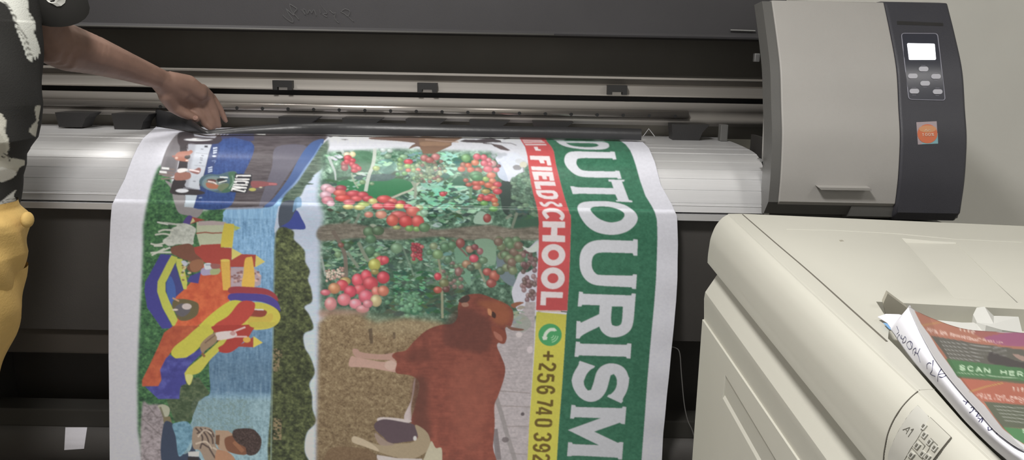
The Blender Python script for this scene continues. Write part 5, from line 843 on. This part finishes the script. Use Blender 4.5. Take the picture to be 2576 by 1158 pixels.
# seams and back rim
surfline('top_seam', smo([(1868, 540), (1950, 611), (2040, 688), (2140, 778), (2231, 860)], 6), cbv, .0011, mSeam, bodyc, -.0003)
surfline('rim_step', [(1978, 577), (2100, 580), (2250, 588), (2400, 602), (2570, 610)], cbv, .0012, mCop, bodyc, -.0006)
psm = [(2220.5, 1195), (2222, 1150), (2225.5, 1125), (2232.5, 1092), (2245.5, 1060), (2265.5, 1028), (2289.5, 1001), (2313, 981)]
patch('panel_seam', psm, [(x + 2.0, y + .9) for x, y in psm], cbv, mSeam, bodyc, 40, 2, .0003, .001)
surfline('panel_seam_top', [(2313, 982), (2335, 980), (2354, 981)], cbv, .0005, mCop, bodyc, 0)
Tz = T(2080, 900, 4.488)
lab = patch('key_label', Tz([(1026, 542), (960, 610), (900, 690), (830, 800), (780, 890), (745, 975), (700, 1080), (690, 1240)]), Tz([(1030, 545), (1150, 668), (1145, 745), (1080, 850), (1000, 960), (930, 1080), (890, 1158), (860, 1240)]), cbv, mLab, CP, 22, 8, .0004, .001, 'pale label film marked A1')
surflines('label_outline', [Tz([(1150, 668), (1026, 542), (960, 610), (900, 690), (830, 800), (780, 890), (745, 975)]), ], cbv, .00022, mKeyL, lab, .0002)
LA = []
q0, q1, q2 = Vector((862, 830)), Vector((905, 885)), Vector((932, 770))       # A1 along the slope
def glyph_lines(ch, o, ux, uy): return [[tuple(Vector(o) + Vector(ux) * a + Vector(uy) * b) for a, b in g] for g in GLY[ch]]
for g in glyph_lines('A', (862, 815), (45, 55), (62, -52)) + glyph_lines('1', (905, 880), (40, 30), (60, -88)): LA.append(Tz(g))
surflines('key_lettering', LA, cbv, .0004, mKeyL, lab, .0004)
kp = patch('key_pad', Tz([(1178, 690), (1145, 742), (1080, 850), (1010, 960), (950, 1060), (890, 1158), (860, 1240)]), Tz([(1410, 912), (1370, 960), (1330, 1010), (1270, 1085), (1215, 1158), (1160, 1240)]), cbv, mKey, CP, 22, 10, .0012, .001, 'raised keypad')
surflines('key_pad_edge', [Tz([(1176, 688), (1412, 912)]), Tz([(1412, 912), (1330, 1012), (1215, 1160)])], cbv, .0004, mSeam, kp, .0008)
cells = [(1115, 790), (1125, 885), (1045, 1000), (1185, 965), (980, 1105), (1105, 1095), (1240, 1030), (1160, 1130)]
for cx, cy in cells:
    s = 46; decal('key', Tz([(cx - s * .9, cy + s * .1), (cx, cy - s * .95), (cx + s * .9, cy - s * .1), (cx, cy + s * .95)]), cbv, mLab, kp, .0022); decal('key_mark', Tz([(cx - 16, cy + 8), (cx + 6, cy - 22), (cx + 20, cy - 8), (cx - 4, cy + 22)]), cbv, mKeyL, kp, .0026)
surflines('key_grid', [Tz([(1055, 930), (1130, 1005)]), Tz([(975, 1020), (1060, 1110)]), Tz([(1130, 1000), (1060, 1120)]), Tz([(1100, 830), (1040, 930), (970, 1030), (890, 1170)]), Tz([(1190, 920), (1270, 1000)]), Tz([(1190, 1010), (1130, 1110)])], cbv, .0003, mKeyL, kp, .0012)
decal('scuff_mark', [(2111, 605), (2118, 604), (2123, 607), (2114, 608)], cbv, mTray, bodyc, .0003)
# grey fin in the paper tray
Yfn = atZ(2240, 768, zt_c).y - .012; P = [atY(a, b, Yfn) for a, b in ((2233, 739), (2283, 776), (2278, 830), (2237, 830), (2222, 764))]
poly3('paper_guide', P, (.004, .012, 0), mTray, CP)
# ---- papers in the tray
zp = zt_c
E = smo([(2284, 769), (2296, 795), (2312, 830), (2331, 866), (2352, 902), (2384, 946), (2424, 994), (2462, 1036), (2500, 1080), (2534, 1108), (2562, 1126), (2600, 1140), (2680, 1190)], 6)
LOW = smo([(2240, 829), (2250, 842), (2263, 862), (2285, 892), (2310, 923), (2350, 968), (2390, 1014), (2428, 1058), (2468, 1098), (2502, 1130), (2530, 1154), (2570, 1190), (2640, 1250)], 6)
def arcs(pts, n):
    P_ = np.array(pts); d = np.r_[0, np.cumsum(np.hypot(*np.diff(P_, axis=0).T))]; t = np.linspace(0, d[-1], n); return np.stack([np.interp(t, d, P_[:, 0]), np.interp(t, d, P_[:, 1])], -1)
nE = 160; e_ = arcs(E, nE); l_ = arcs(LOW, nE)
# flyer: its far edge rises over the stack
TOPE = smo([(2284, 769), (2310, 785), (2350, 803), (2400, 821), (2440, 830), (2490, 834), (2576, 838), (2660, 846), (2800, 870)], 6)
nT = 260; t_ = arcs(TOPE, nT)
def flyZ(a, b): return zp + .022 - .010 * b + .004 * math.sin(a * 3)
FX = np.zeros((nE, nT)); FY = FX.copy(); FZ = FX.copy(); FPx = FX.copy(); FPy = FX.copy()
for i in range(nE):
    for j in range(nT):
        px = e_[i, 0] + t_[j, 0] - t_[0, 0]; py = e_[i, 1] + t_[j, 1] - t_[0, 1]; z = flyZ(j / nT, i / nE) + .006 * (1 - min(j / 30, 1)); p = atZ(px, py, z); FX[i, j], FY[i, j], FZ[i, j] = p; FPx[i, j] = px; FPy[i, j] = py
# print of the flyer
AX0b, AY0b = 2230, 730
CANB = np.ones((480, 620, 3)) * np.array([215., 213, 216]); _sv = (CAN, AX0, AY0, AW, AH, _xx, _yy); CAN = CANB; AX0, AY0, AW, AH = AX0b, AY0b, 620, 480; _yy = np.arange(AH) + AY0 + .5; _xx = np.arange(AW) + AX0 + .5
T6 = T(2150, 720, 2.643)
poly(T6, [(398, 165), (600, 222), (760, 270), (960, 306), (1126, 308), (1900, 350), (1900, 1700), (1126, 1055), (1060, 1010), (985, 950), (860, 790), (760, 690), (640, 540), (560, 430), (500, 330), (440, 250)], (184, 116, 92))
poly(T6, [(700, 262), (960, 306), (1900, 350), (1900, 430), (1126, 395), (850, 350)], (170, 96, 92), .8); spoly(T6, [(860, 345), (960, 320), (1060, 306), (1126, 310), (1500, 330), (1500, 400), (1126, 400), (1000, 395), (920, 380)], (166, 84, 134), .85); line(T6, [(450, 262), (600, 236)], 2.5, (196, 150, 80))
poly(T6, [(505, 330), (800, 380), (1126, 425), (1900, 500), (1900, 640), (1126, 548), (900, 520), (620, 486), (590, 440)], (104, 102, 94)); spoly(T6, [(900, 440), (1000, 470), (1126, 510), (1400, 540), (1400, 560), (1100, 545), (900, 510)], (82, 76, 76)); spoly(T6, [(1050, 450), (1126, 470), (1126, 500), (1080, 480)], (170, 140, 128))
poly(T6, [(606, 484), (900, 520), (1126, 548), (1900, 650), (1900, 740), (1126, 640), (700, 606), (680, 600)], (78, 128, 82)); poly(T6, [(680, 600), (1126, 632), (1900, 730), (1900, 745), (1126, 650), (690, 612)], (108, 108, 84))
poly(T6, [(700, 612), (1126, 652), (1900, 750), (1900, 900), (1126, 792), (900, 768), (850, 765), (760, 690)], (186, 102, 78)); line(T6, [(762, 705), (870, 670), (985, 645)], 2.5, (198, 158, 74))
poly(T6, [(860, 768), (1126, 792), (1900, 890), (1900, 1100), (1126, 948), (985, 938), (930, 870)], (100, 106, 88)); poly(T6, [(985, 938), (1126, 950), (1900, 1100), (1900, 1250), (1126, 1050), (1060, 1012)], (84, 140, 90))
for y0 in range(5): line(T6, [(565 + y0 * 16, 368 + y0 * 27), (890 + (20 if y0 < 2 else 60 - y0 * 30), 410 + y0 * 22)], 2.0, (168, 168, 164), .75); line(T6, [(920, 405 + y0 * 12), (1010, 418 + y0 * 12)], 1.6, (160, 158, 156), .4 if y0 > 1 else .7)
for y0 in range(5): line(T6, [(925 + y0 * 18, 798 + y0 * 24), (1200, 822 + y0 * 24)], 2.0, (178, 182, 172), .75)
def letters6(o, e, hgt, txt, w, col):
    o = Vector(o); e = Vector(e); d = (e - o) / len(txt); upv = Vector((-.12, -1)) * hgt
    for k, ch in enumerate(txt):
        for g in GLY.get(ch, []):
            q = [tuple(o + d * (k + .1 + .8 * a) + upv * b) for a, b in g]; line(T6, q, w, col, .9, sm=len(q) > 4)
letters6((690, 556), (1130, 604), 30, 'SCAN HER', 3.4, (196, 226, 190)); letters6((690, 296), (800, 318), 30, 'life', 3.4, (232, 206, 190)); letters6((475, 292), (830, 372), 17, 'JOIN THE PROVISIONAL', 2.2, (228, 190, 176)); letters6((490, 312), (990, 388), 16, 'TRAINING GROUP', 2.0, (224, 184, 172)); letters6((805, 728), (1160, 762), 17, 'JOIN THE PROVI', 2.2, (228, 190, 176)); letters6((830, 750), (1180, 782), 16, 'TRAINING GRO', 2.0, (224, 184, 172)); letters6((1045, 696), (1160, 706), 28, 'life', 3.2, (232, 206, 190)); letters6((1110, 975), (1300, 1000), 26, 'SCAN', 3.2, (196, 226, 190))
line(T6, [(680, 576), (1200, 626)], 1.8, (190, 210, 180), .7)
CANBB = CAN; CAN, AX0, AY0, AW, AH, _xx, _yy = _sv
_g = s2l(CANBB); _g = _g * .80 + _g.mean(-1, keepdims=True) * .20; FLY = np.clip(_g * .74, .01, .8)
fl = gridmesh('printed_flyer', FX, FY, FZ, sample(FLY, FPx, FPy, AX0b, AY0b), attr_mat('glossy_flyer_print', .45, .4)); sd = fl.modifiers.new('t', 'SOLIDIFY'); sd.thickness = .0004; tag(fl, 'orange and green printed flyer on top of the papers in the copier tray', 'flyer')
# rolled white sheet with handwriting, between flyer edge and tray edge
nR = 26; RX = np.zeros((nE, nR)); RY = RX.copy(); RZ = RX.copy()
for i in range(nE):
    a = atZ(e_[i, 0] + 5, e_[i, 1], flyZ(0, i / nE) + .002); b = atZ(l_[i, 0], l_[i, 1], zp + .002)
    for j in range(nR):
        t = j / (nR - 1); bul = .014 * math.sin(pi * t); px, py = (e_[i, 0] + 5) * (1 - t) + l_[i, 0] * t, e_[i, 1] * (1 - t) + l_[i, 1] * t
        z = a.z * (1 - t) + b.z * t + bul * .5; p = atZ(px, py, z); RX[i, j], RY[i, j], RZ[i, j] = p
rs_ = gridmesh('curled_paper_sheet', RX, RY, RZ, np.full((nE, nR, 3), .74), mPap); sd = rs_.modifiers.new('t', 'SOLIDIFY'); sd.thickness = .0004; tag(rs_, 'curled white sheet with dark handwriting, tucked under the flyer on the copier', 'paper')
rbv2 = bvh_of(rs_)
HW = [[(283, 268), (292, 290), (297, 306), (284, 320)], [(288, 348), (300, 322), (312, 350), (318, 326)], [(318, 326), (316, 352), (330, 350), (338, 336)], [(338, 336), (346, 352), (340, 372), (322, 378), (328, 356)], [(352, 400), (352, 380), (372, 368), (388, 386), (384, 412), (366, 420), (352, 400)], [(372, 368), (384, 412)], [(392, 452), (392, 426), (410, 414), (412, 434)], [(412, 434), (400, 462)], [(438, 418), (424, 452), (430, 470), (440, 508)], [(424, 452), (402, 440)], [(486, 552), (484, 524), (500, 512), (512, 520)], [(522, 498), (520, 560), (506, 584), (540, 600)], [(578, 552), (560, 590), (556, 634)], [(560, 590), (612, 588), (590, 610), (566, 604)],
      [(724, 766), (744, 778), (762, 772), (754, 760), (740, 792)], [(772, 816), (792, 808), (784, 836), (768, 842)], [(800, 838), (822, 846), (812, 870), (832, 868)], [(822, 880), (838, 892), (830, 904), (850, 880), (846, 912)], [(888, 942), (892, 960), (906, 962), (914, 946)], [(930, 956), (940, 966), (944, 990)], [(1000, 1020), (1020, 1036)]]
surflines('handwriting', [T6(smo(h, 3)) for h in HW], rbv2, .0005, mInk, rs_, .0002)
# more sheets below and behind
def sheet(pts, z, m, name, label, cat, thick=.0006, grp=None):
    P = [atZ(a, b, z) for a, b in pts]; o = poly3(name, P, (0, 0, -thick), m); tag(o, label, cat, grp); return o
sheet([(2208, 797), (2228, 790), (2262, 791), (2290, 800), (2300, 850), (2250, 838), (2232, 812)], zp + .004, mPap, 'paper_sheet', 'white paper corner pointing left out of the copier tray', 'paper')
sheet([(2222, 812), (2240, 816), (2262, 828), (2252, 836), (2236, 826)], zp + .003, mBlue, 'blue_card', 'small blue card edge under the white paper corner', 'card')
for k in range(4):
    off = k * 5; sheet([(2300 + off, 905 - off * .6), (2345, 958 + k), (2400 + k * 3, 1020 + k * 2), (2470 + k * 4, 1098), (2540 + k * 5, 1160), (2640, 1250), (2900, 1250), (2700, 1000), (2500, 850)], zp - .004 - k * .005, mTray if k % 2 else mPap2, 'stacked_paper', 'loose paper in the stack lying in the copier tray below the flyer', 'paper', .0006, 'papers stacked under the flyer')
vsx = []; cr = [(2448, 792), (2456, 781), (2475, 786), (2500, 795), (2530, 803), (2560, 812), (2572, 838), (2520, 838), (2478, 834), (2458, 812)]
cx_, cy_ = 2500, 815; P = [atZ(a, b, zp - .004) + Vector((0, 0, .003 * ((i * 7) % 3))) for i, (a, b) in enumerate(cr)]; c_ = atZ(cx_, cy_, zp + .002); k_ = len(P); crm = mesh('crumpled_paper', P + [c_] + [p - Vector((0, 0, .02)) for p in P], [(i, (i + 1) % k_, k_) for i in range(k_)] + [(i, (i + 1) % k_, k_ + 1 + (i + 1) % k_, k_ + 1 + i) for i in range(k_)], mPap2); tag(crm, 'crumpled pale plastic wrap lying behind the flyer in the copier tray', 'wrapping')
sheet([(2300, 800), (2420, 812), (2450, 812), (2520, 850), (2480, 860), (2330, 830)], zp - .006, mPap2, 'scribbled_note', 'pale note sheet behind the flyer, beside the crumpled wrap', 'paper')

# ---------------------------------------------------------------- person
PE = thing('person', 'person in black and white shirt and ochre trousers, one hand on the banner', 'person', (-1.08, 1.40, 0))
def V(px, py, Y): return atY(px, py, Y)
caps = []                                   # chains of (point, radius)
def chain(pts): caps.append([(Vector(p), r) for p, r in pts])
sh_r = Vector((-.905, 1.40, 1.50)); elbow = V(122, 102, 1.55); fa = V(235, 138, 1.645); wr = V(396, 196, 1.82); pm = V(452, 228, 1.88)
chain([(sh_r, .058), (sh_r.lerp(elbow, .5), .050), (elbow, .046), (V(165, 118, 1.585), .048), (fa, .041), (V(320, 168, 1.735), .032), (wr, .0245), (V(425, 212, 1.85), .0255), (pm, .029)])
chain([(wr, .024), (V(428, 232, 1.865), .026), (V(452, 252, 1.895), .022), (V(474, 262, 1.915), .016)])
chain([(V(430, 205, 1.85), .024), (V(472, 214, 1.885), .025), (V(500, 232, 1.905), .021)]); chain([(pm, .026), (V(486, 246, 1.91), .021)])
def finger(*p): chain([(V(a, b, Y), r) for a, b, Y, r in p])
finger((468, 252, 1.905, .016), (488, 268, 1.918, .0125), (505, 292, 1.924, .0105), (516, 312, 1.928, .0092), (530, 323, 1.93, .0078))      # index
finger((486, 240, 1.905, .017), (508, 256, 1.93, .0125), (522, 284, 1.938, .0105), (533, 306, 1.94, .0092), (537, 320, 1.942, .0078))      # middle
finger((500, 228, 1.91, .017), (524, 244, 1.94, .012), (538, 272, 1.95, .0102), (546, 298, 1.953, .009), (550, 317, 1.955, .0076))         # ring
finger((508, 224, 1.925, .014), (534, 246, 1.965, .0102), (552, 272, 1.975, .0088), (562, 292, 1.98, .0078), (568, 304, 1.982, .0066))      # little
finger((418, 240, 1.85, .019), (436, 270, 1.875, .0145), (458, 284, 1.888, .0125), (478, 292, 1.898, .0112), (494, 300, 1.906, .0088))     # thumb
hip = Vector((-1.09, 1.38, .95)); 
chain([(hip + Vector((0, 0, -.04)), .13), (Vector((-1.09, 1.39, 1.12)), .125), (Vector((-1.10, 1.41, 1.32)), .14), (Vector((-1.10, 1.43, 1.47)), .11), (Vector((-1.10, 1.44, 1.55)), .065), (Vector((-1.10, 1.455, 1.62)), .055)])
chain([(sh_r, .06), (Vector((-1.10, 1.42, 1.49)), .075), (Vector((-1.295, 1.42, 1.50)), .06)])
chain([(Vector((-1.295, 1.42, 1.50)), .058), (Vector((-1.36, 1.46, 1.25)), .045), (Vector((-1.33, 1.62, 1.12)), .04), (Vector((-1.28, 1.72, 1.09)), .026), (Vector((-1.26, 1.78, 1.085)), .03)])
for k in range(4): chain([(Vector((-1.285 + k * .019, 1.79, 1.086)), .013), (Vector((-1.283 + k * .021, 1.835, 1.09)), .0095), (Vector((-1.282 + k * .021, 1.865, 1.080)), .008)])
chain([(Vector((-1.235, 1.76, 1.08)), .014), (Vector((-1.205, 1.80, 1.078)), .010), (Vector((-1.195, 1.825, 1.075)), .0085)])
for sx_, fx in ((-1, -1.33), (1, -1.13)):
    chain([(Vector((-1.09 + sx_ * .075, 1.38, .90)), .105), (Vector((-1.13 + sx_ * .085, 1.40, .70)), .078), (Vector((fx - .03, 1.41, .50)), .062), (Vector((fx - .03, 1.39, .36)), .058), (Vector((fx - .03, 1.37, .10)), .04)])
    chain([(Vector((fx - .03, 1.36, .055)), .04), (Vector((fx - .03, 1.44, .045)), .04), (Vector((fx - .03, 1.53, .035)), .03)])
hc = Vector((-1.09, 1.47, 1.735))
def addsphere(bm, c, r, sc=(1, 1, 1), seg=16):
    m4 = Matrix.Translation(c) @ Matrix.Diagonal((*[r * s for s in sc], 1)); bmesh.ops.create_uvsphere(bm, u_segments=seg, v_segments=seg // 2 + 2, radius=1, matrix=m4)
def unit(seg):
    b_ = bmesh.new(); bmesh.ops.create_icosphere(b_, subdivisions=seg, radius=1); v = np.array([v.co[:] for v in b_.verts]); f = np.array([[w.index for w in q.verts] for q in b_.faces]); b_.free(); return v, f
US = {2: unit(2), 3: unit(3)}; BV, BF = [], []; nb = 0
def blob(c, r, sc=(1, 1, 1), seg=2):
    global nb
    v, f = US[seg]; BV.append(v * np.array(sc) * r + np.array(c[:])); BF.append(f + nb); nb += len(v)
for ch in caps:
    for (a, ra_), (b, rb_) in zip(ch[:-1], ch[1:]):
        L = (b - a).length; k = max(2, int(L / (min(ra_, rb_) * .3)))
        for i in range(k + 1): t = i / k; blob(a.lerp(b, t), ra_ * (1 - t) + rb_ * t, seg=2 if ra_ < .06 else 3)
blob(hc, .1, (.78, .95, 1.15), 3); blob(hc + Vector((0, .035, -.06)), .065, (.85, .9, .9), 3); blob(hc + Vector((0, .098, -.018)), .016, (.8, 1.1, 1.5)); blob(hc + Vector((0, .088, -.055)), .016, (1.4, .7, .6))
for s in (-1, 1): blob(hc + Vector((s * .080, 0, -.01)), .022, (.35, .8, 1.3)); blob(hc + Vector((s * .033, .078, .018)), .02, (1.2, .6, .5))
me = bpy.data.meshes.new('body'); me.from_pydata(np.concatenate(BV).tolist(), [], np.concatenate(BF).tolist()); bo = link('body', me, mSkin, PE, True)
rm = bo.modifiers.new('r', 'REMESH'); rm.mode = 'VOXEL'; rm.voxel_size = .0036; rm.use_smooth_shade = True; sm = bo.modifiers.new('s', 'SMOOTH'); sm.iterations = 6; sm.factor = .5
me = evalmesh(bo); bo.modifiers.clear(); bo.data = me
for p in me.polygons: p.use_smooth = True
for s in (-1, 1): e = bmesh.new(); addsphere(e, hc + Vector((s * .033, .083, .008)), .012); me2 = bpy.data.meshes.new('eye'); e.to_mesh(me2); e.free(); link('eye', me2, mEye, bo, True)
e = bmesh.new(); addsphere(e, hc + Vector((0, -.015, .035)), .104, (.82, .93, .98), 28); me2 = bpy.data.meshes.new('hair'); e.to_mesh(me2); e.free(); link('hair', me2, mHair, PE, True)
e = bmesh.new(); addsphere(e, hc + Vector((0, .098, -.056)), .012, (1.7, .5, .45)); me2 = bpy.data.meshes.new('mouth'); e.to_mesh(me2); e.free(); link('mouth', me2, mLip, bo, True)
obv = bvh_of(bo)
decal('thumbnail', [(491 + 6.5 * cos(t), 296.5 + 5.5 * sin(t)) for t in np.linspace(0, 2 * pi, 13)[:-1]], obv, mNail, bo, .0009, .0004)
# shirt: rings of the torso, traced flank on the visible side
FL = [(-260, 100), (-120, 103), (0, 106), (60, 108), (260, 108), (290, 104), (345, 98), (365, 84), (385, 71), (410, 68), (440, 57), (500, 55), (522, 50)]
def silh(tab, cx, cy, z, bd, e1, ey=None):
    a = .2; ey = ey or e1; ts = [k * pi / 36 - pi for k in range(0, 54)]
    for _ in range(8):
        best = max((proj((cx + a * math.copysign(abs(cos(t)) ** e1, cos(t)), cy + bd * math.copysign(abs(sin(t)) ** ey, sin(t)), z)) for t in ts), key=lambda q: q[0])
        a += (float(np.interp(best[1], [q[0] for q in tab], [q[1] for q in tab])) - best[0]) * 1.45 / FP
    return a
NZ, NA = 330, 260; SX = np.zeros((NZ, NA)); SY = SX.copy(); SZ = SX.copy(); CXs = -1.085; CYs = 1.40
for i in range(NZ):
    z = 1.56 - i / (NZ - 1) * .60; bd = .118 + .012 * math.sin((z - .9) * 4)
    a = silh(FL, CXs, CYs, z, bd, .82)
    if z > 1.44: k = math.sqrt(max(1 - ((z - 1.44) / .135) ** 2, .05)); a *= k * .35 + .65 if z < 1.52 else k; bd *= k
    for j in range(NA):
        t = 2 * pi * j / NA; ct, st2 = cos(t), sin(t); e1 = .82
        wr_ = .004 * math.sin(z * 55 + 3 * math.sin(t * 2)) * (1 if z < 1.3 else .3)
        SX[i, j] = CXs + (a + wr_ * .3) * math.copysign(abs(ct) ** e1, ct); SY[i, j] = CYs + (bd + wr_) * math.copysign(abs(st2) ** e1, st2); SZ[i, j] = z
SX = np.concatenate([SX, SX[:, :1]], 1); SY = np.concatenate([SY, SY[:, :1]], 1); SZ = np.concatenate([SZ, SZ[:, :1]], 1)
CANC = np.ones((1100, 560, 3)) * np.array([62., 61, 58]); _sv = (CAN, AX0, AY0, AW, AH, _xx, _yy); CAN = CANC; AX0, AY0, AW, AH = -400, -400, 560, 1100; _yy = np.arange(AH) + AY0 + .5; _xx = np.arange(AW) + AX0 + .5
Ts = T(0, 0, 3.858); Tt = T(0, 260, 3.215); WHc = (236, 238, 230)
poly(Ts, [(-300, -200), (240, -200), (265, 0), (277, 40), (268, 90), (290, 130), (330, 190), (348, 250), (333, 320), (362, 390), (382, 450), (396, 525), (378, 520), (370, 575), (352, 545), (346, 592), (322, 548), (316, 596), (300, 600), (262, 570), (232, 470), (205, 400), (160, 290), (138, 200), (105, 110), (60, 40), (0, 10), (-300, -60)], WHc)
for q in ([(20, 0), (70, 40), (120, 110), (150, 200), (175, 290), (220, 360), (250, 460), (280, 580)], [(45, 20), (95, 75), (140, 160), (160, 240), (200, 300), (240, 350), (270, 460), (300, 580)], [(150, 150), (170, 230), (215, 300), (260, 370), (285, 470), (318, 560)], [(275, 130), (310, 190), (338, 230)]): line(Ts, smo(q, 4), 1.3, (70, 68, 64), .8)
spoly(Tt, [(-200, 60), (0, 80), (30, 110), (50, 150), (38, 220), (68, 290), (75, 370), (60, 400), (100, 440), (200, 462), (214, 490), (160, 520), (135, 560), (110, 600), (50, 628), (0, 634), (-200, 640)], (206, 204, 192)); spoly(Tt, [(0, 520), (60, 530), (120, 545), (130, 580), (60, 620), (0, 632)], (230, 230, 224)); spoly(Tt, [(0, 250), (30, 290), (50, 380), (20, 440), (-10, 400)], (180, 178, 166), .6)
for q in ([(30, 405), (70, 440), (80, 470)], [(10, 430), (40, 440)], [(60, 410), (100, 450)]): line(Tt, q, 2.5, (60, 58, 54))
spoly(Tt, [(288, 25), (340, 25), (345, 100), (302, 160), (340, 180), (345, 240), (300, 275), (240, 232), (258, 180), (292, 140), (285, 80)], (196, 194, 182))
spoly(Tt, [(-60, 850), (0, 800), (50, 762), (130, 700), (112, 748), (145, 800), (100, 830), (0, 860)], (222, 222, 216)); line(Tt, [(0, 830), (60, 800), (130, 800)], 1.2, (90, 88, 84)); line(Tt, [(20, 800), (60, 780), (130, 770)], 1.2, (90, 88, 84))
for cx, cy, rx, ry in ((-160, 60, 60, 30), (-220, 200, 30, 90), (-300, 340, 70, 26), (-120, 420, 24, 60)): ell(ID, cx, cy, rx, ry, (200, 198, 190))
SH = s2l(CAN); SH = np.where(CAN[..., :1] < 80, s2l(np.full_like(CAN, 52.)) * np.array([1, .98, .93]), SH * .95); CAN, AX0, AY0, AW, AH, _xx, _yy = _sv
kk = SX * 0; dX = SX; dY = SY; dZ = SZ - C0.z; kk = dX * fw.x + dY * fw.y + dZ * fw.z
spx = PW / 2 + FP * (dX * RT.x + dY * RT.y + dZ * RT.z) / kk; spy = PH / 2 - FP * (dX * UP.x + dY * UP.y + dZ * UP.z) / kk
scol = sample(SH, spx, spy, -400, -400); scol[(SY > CYs + .03)] = (.033, .032, .030)
shirt = gridmesh('shirt', SX, SY, SZ, scol, attr_mat('shirt_print', .85, .2, .5, 400), 0, PE); tag(shirt, 'black shirt with white brush strokes')
# sleeve
ssl = []; up_e = sh_r.lerp(elbow, .42); vs, fs = tube_geo([sh_r + Vector((-.05, .01, .045)), sh_r + Vector((-.01, .0, .03)), sh_r.lerp(elbow, .12), sh_r.lerp(elbow, .3), V(126, -12, 1.49), V(126, 8, 1.50)], [.05, .072, .072, .068, .066, .064], 24); slv = mesh('sleeve', vs, fs, mat('shirt_cloth', (.033, .032, .030), .85, spec=.2), shirt, autosm=60)
svb = bvh_of(slv); 
try: decal('sleeve_brush_mark', Ts([(450, 2), (530, -20), (640, -20), (628, 26), (590, 56), (550, 60), (515, 38), (470, 20)]), svb, mat('white_cloth_print', (.72, .72, .68), .85), slv, .0008, sub=3)
except Exception: pass
vs, fs = tube_geo([(-1.24, 1.42, 1.53), (-1.295, 1.42, 1.50), (-1.33, 1.44, 1.38), (-1.345, 1.45, 1.32)], [.05, .07, .066, .062], 20); mesh('sleeve', vs, fs, MATS['shirt_cloth'], shirt, autosm=60)
# trousers
TL = [(500, 48), (515, 50), (528, 62), (545, 74), (565, 76), (600, 72), (700, 69), (765, 62), (800, 54), (840, 42), (900, 18), (960, -6), (1100, -60)]
NZ, NA = 160, 120; vs = []; fs = []
for i in range(60):
    z = .99 - i / 59 * .19
    a = silh(TL, -1.09, 1.37, z, .128, .85, .9); hs = max(0, (i - 30) / 30); a -= .022 * hs; bdh = .128 - .03 * hs
    for j in range(NA): t = 2 * pi * j / NA; w = .003 * sin(z * 70 + 4 * sin(t * 3)); vs.append((-1.09 + (a + w) * math.copysign(abs(cos(t)) ** .85, cos(t)), 1.37 + (bdh + w) * math.copysign(abs(sin(t)) ** .9, sin(t)), z))
for i in range(59):
    for j in range(NA): fs.append((i * NA + j, i * NA + (j + 1) % NA, (i + 1) * NA + (j + 1) % NA, (i + 1) * NA + j))
fs.append(tuple(range(59 * NA, 60 * NA)))
for sx_, fx in ((-1, -1.36), (1, -1.16)):
    b0 = len(vs)
    for i in range(90):
        z = .86 - i / 89 * .77; t_z = i / 89
        if sx_ > 0:
            if z > .62:
                a = .108 - .02 * t_z; cx = lastc if i else -1.02
                for _ in range(6):
                    best = max((proj((cx + a * cos(t), 1.385 + a * 1.02 * sin(t), z)) for t in [k * pi / 30 - pi for k in range(45)]), key=lambda q: q[0]); cx += (float(np.interp(best[1], [q[0] for q in TL], [q[1] for q in TL])) - 3 - best[0]) * 1.45 / FP
                lastc = cx
            else: k = min(1, (.62 - z) / .5); a = .098 - .03 * k; cx = lastc * (1 - k) + (fx) * k
        else: a = .108 - .04 * t_z; cx = -1.175 + (fx + 1.175) * t_z
        for j in range(40): t = 2 * pi * j / 40; w = .003 * sin(z * 50 + 3 * sin(t * 2)); vs.append((cx + (a + w) * cos(t), 1.385 + (a * 1.02 + w) * sin(t), z))
    for i in range(89):
        for j in range(40): fs.append((b0 + i * 40 + j, b0 + i * 40 + (j + 1) % 40, b0 + (i + 1) * 40 + (j + 1) % 40, b0 + (i + 1) * 40 + j))
tr_ = mesh('trousers', vs, fs, mPants, PE, autosm=60); tag(tr_, 'ochre trousers')
pk = V(60, 556, 1.36); e = bmesh.new(); addsphere(e, Vector((pk.x, pk.y + .01, pk.z)), .012, (.7, 1.3, 1.2)); me2 = bpy.data.meshes.new('pocket_fold'); e.to_mesh(me2); e.free(); link('pocket_fold', me2, mPants, tr_, True)
for fx in (-1.36, -1.16): e = bmesh.new(); addsphere(e, Vector((fx, 1.44, .05)), .1, (.52, 1.35, .5), 24); me2 = bpy.data.meshes.new('shoe'); e.to_mesh(me2); e.free(); link('shoe', me2, mShoe, PE, True)

# ---------------------------------------------------------------- lamp and light
def area(name, loc, size, power, col, tgt):
    l = bpy.data.lights.new(name, 'AREA'); l.shape = 'DISK'; l.size = size; l.energy = power; l.color = col; o = bpy.data.objects.new(name, l); COL.objects.link(o); o.location = loc; d = Vector(tgt) - Vector(loc); o.rotation_euler = d.to_track_quat('-Z', 'Y').to_euler(); return o
for LX, LY, pw_, txt in ((-.36, .60, 33, 'round white ceiling lamp above and in front of the banner'), (1.55, .55, 5, 'unseen fill lamp added under the ceiling nearer the right wall'), (-1.12, 1.78, 7, 'unseen fill lamp added right above the left end of the printer')):  # first is the room's lamp; the other two are added as fill
    lp = thing('ceiling_lamp', txt, 'lamp', (LX, LY, 2.44), 'ceiling lamps')
    for nm, r, z0, z1, m in (('lamp_base', .17, -.001, -.03, mCeil), ('lamp_diffuser', .15, -.03, -.06, mGlas)):
        vs, fs = tube_geo([(LX, LY, 2.44 + z0), (LX, LY, 2.44 + z1)], r, 32); mesh(nm, vs, fs, m, lp, autosm=40)
    area('lamp_light', (LX, LY, 2.36), .34, pw_, (1, .975, .945), (LX, LY + .1, 0))
W = bpy.data.worlds.new('world'); S.world = W; W.use_nodes = True; W.node_tree.nodes['Background'].inputs[0].default_value = (1, .985, .99, 1); W.node_tree.nodes['Background'].inputs[1].default_value = .60
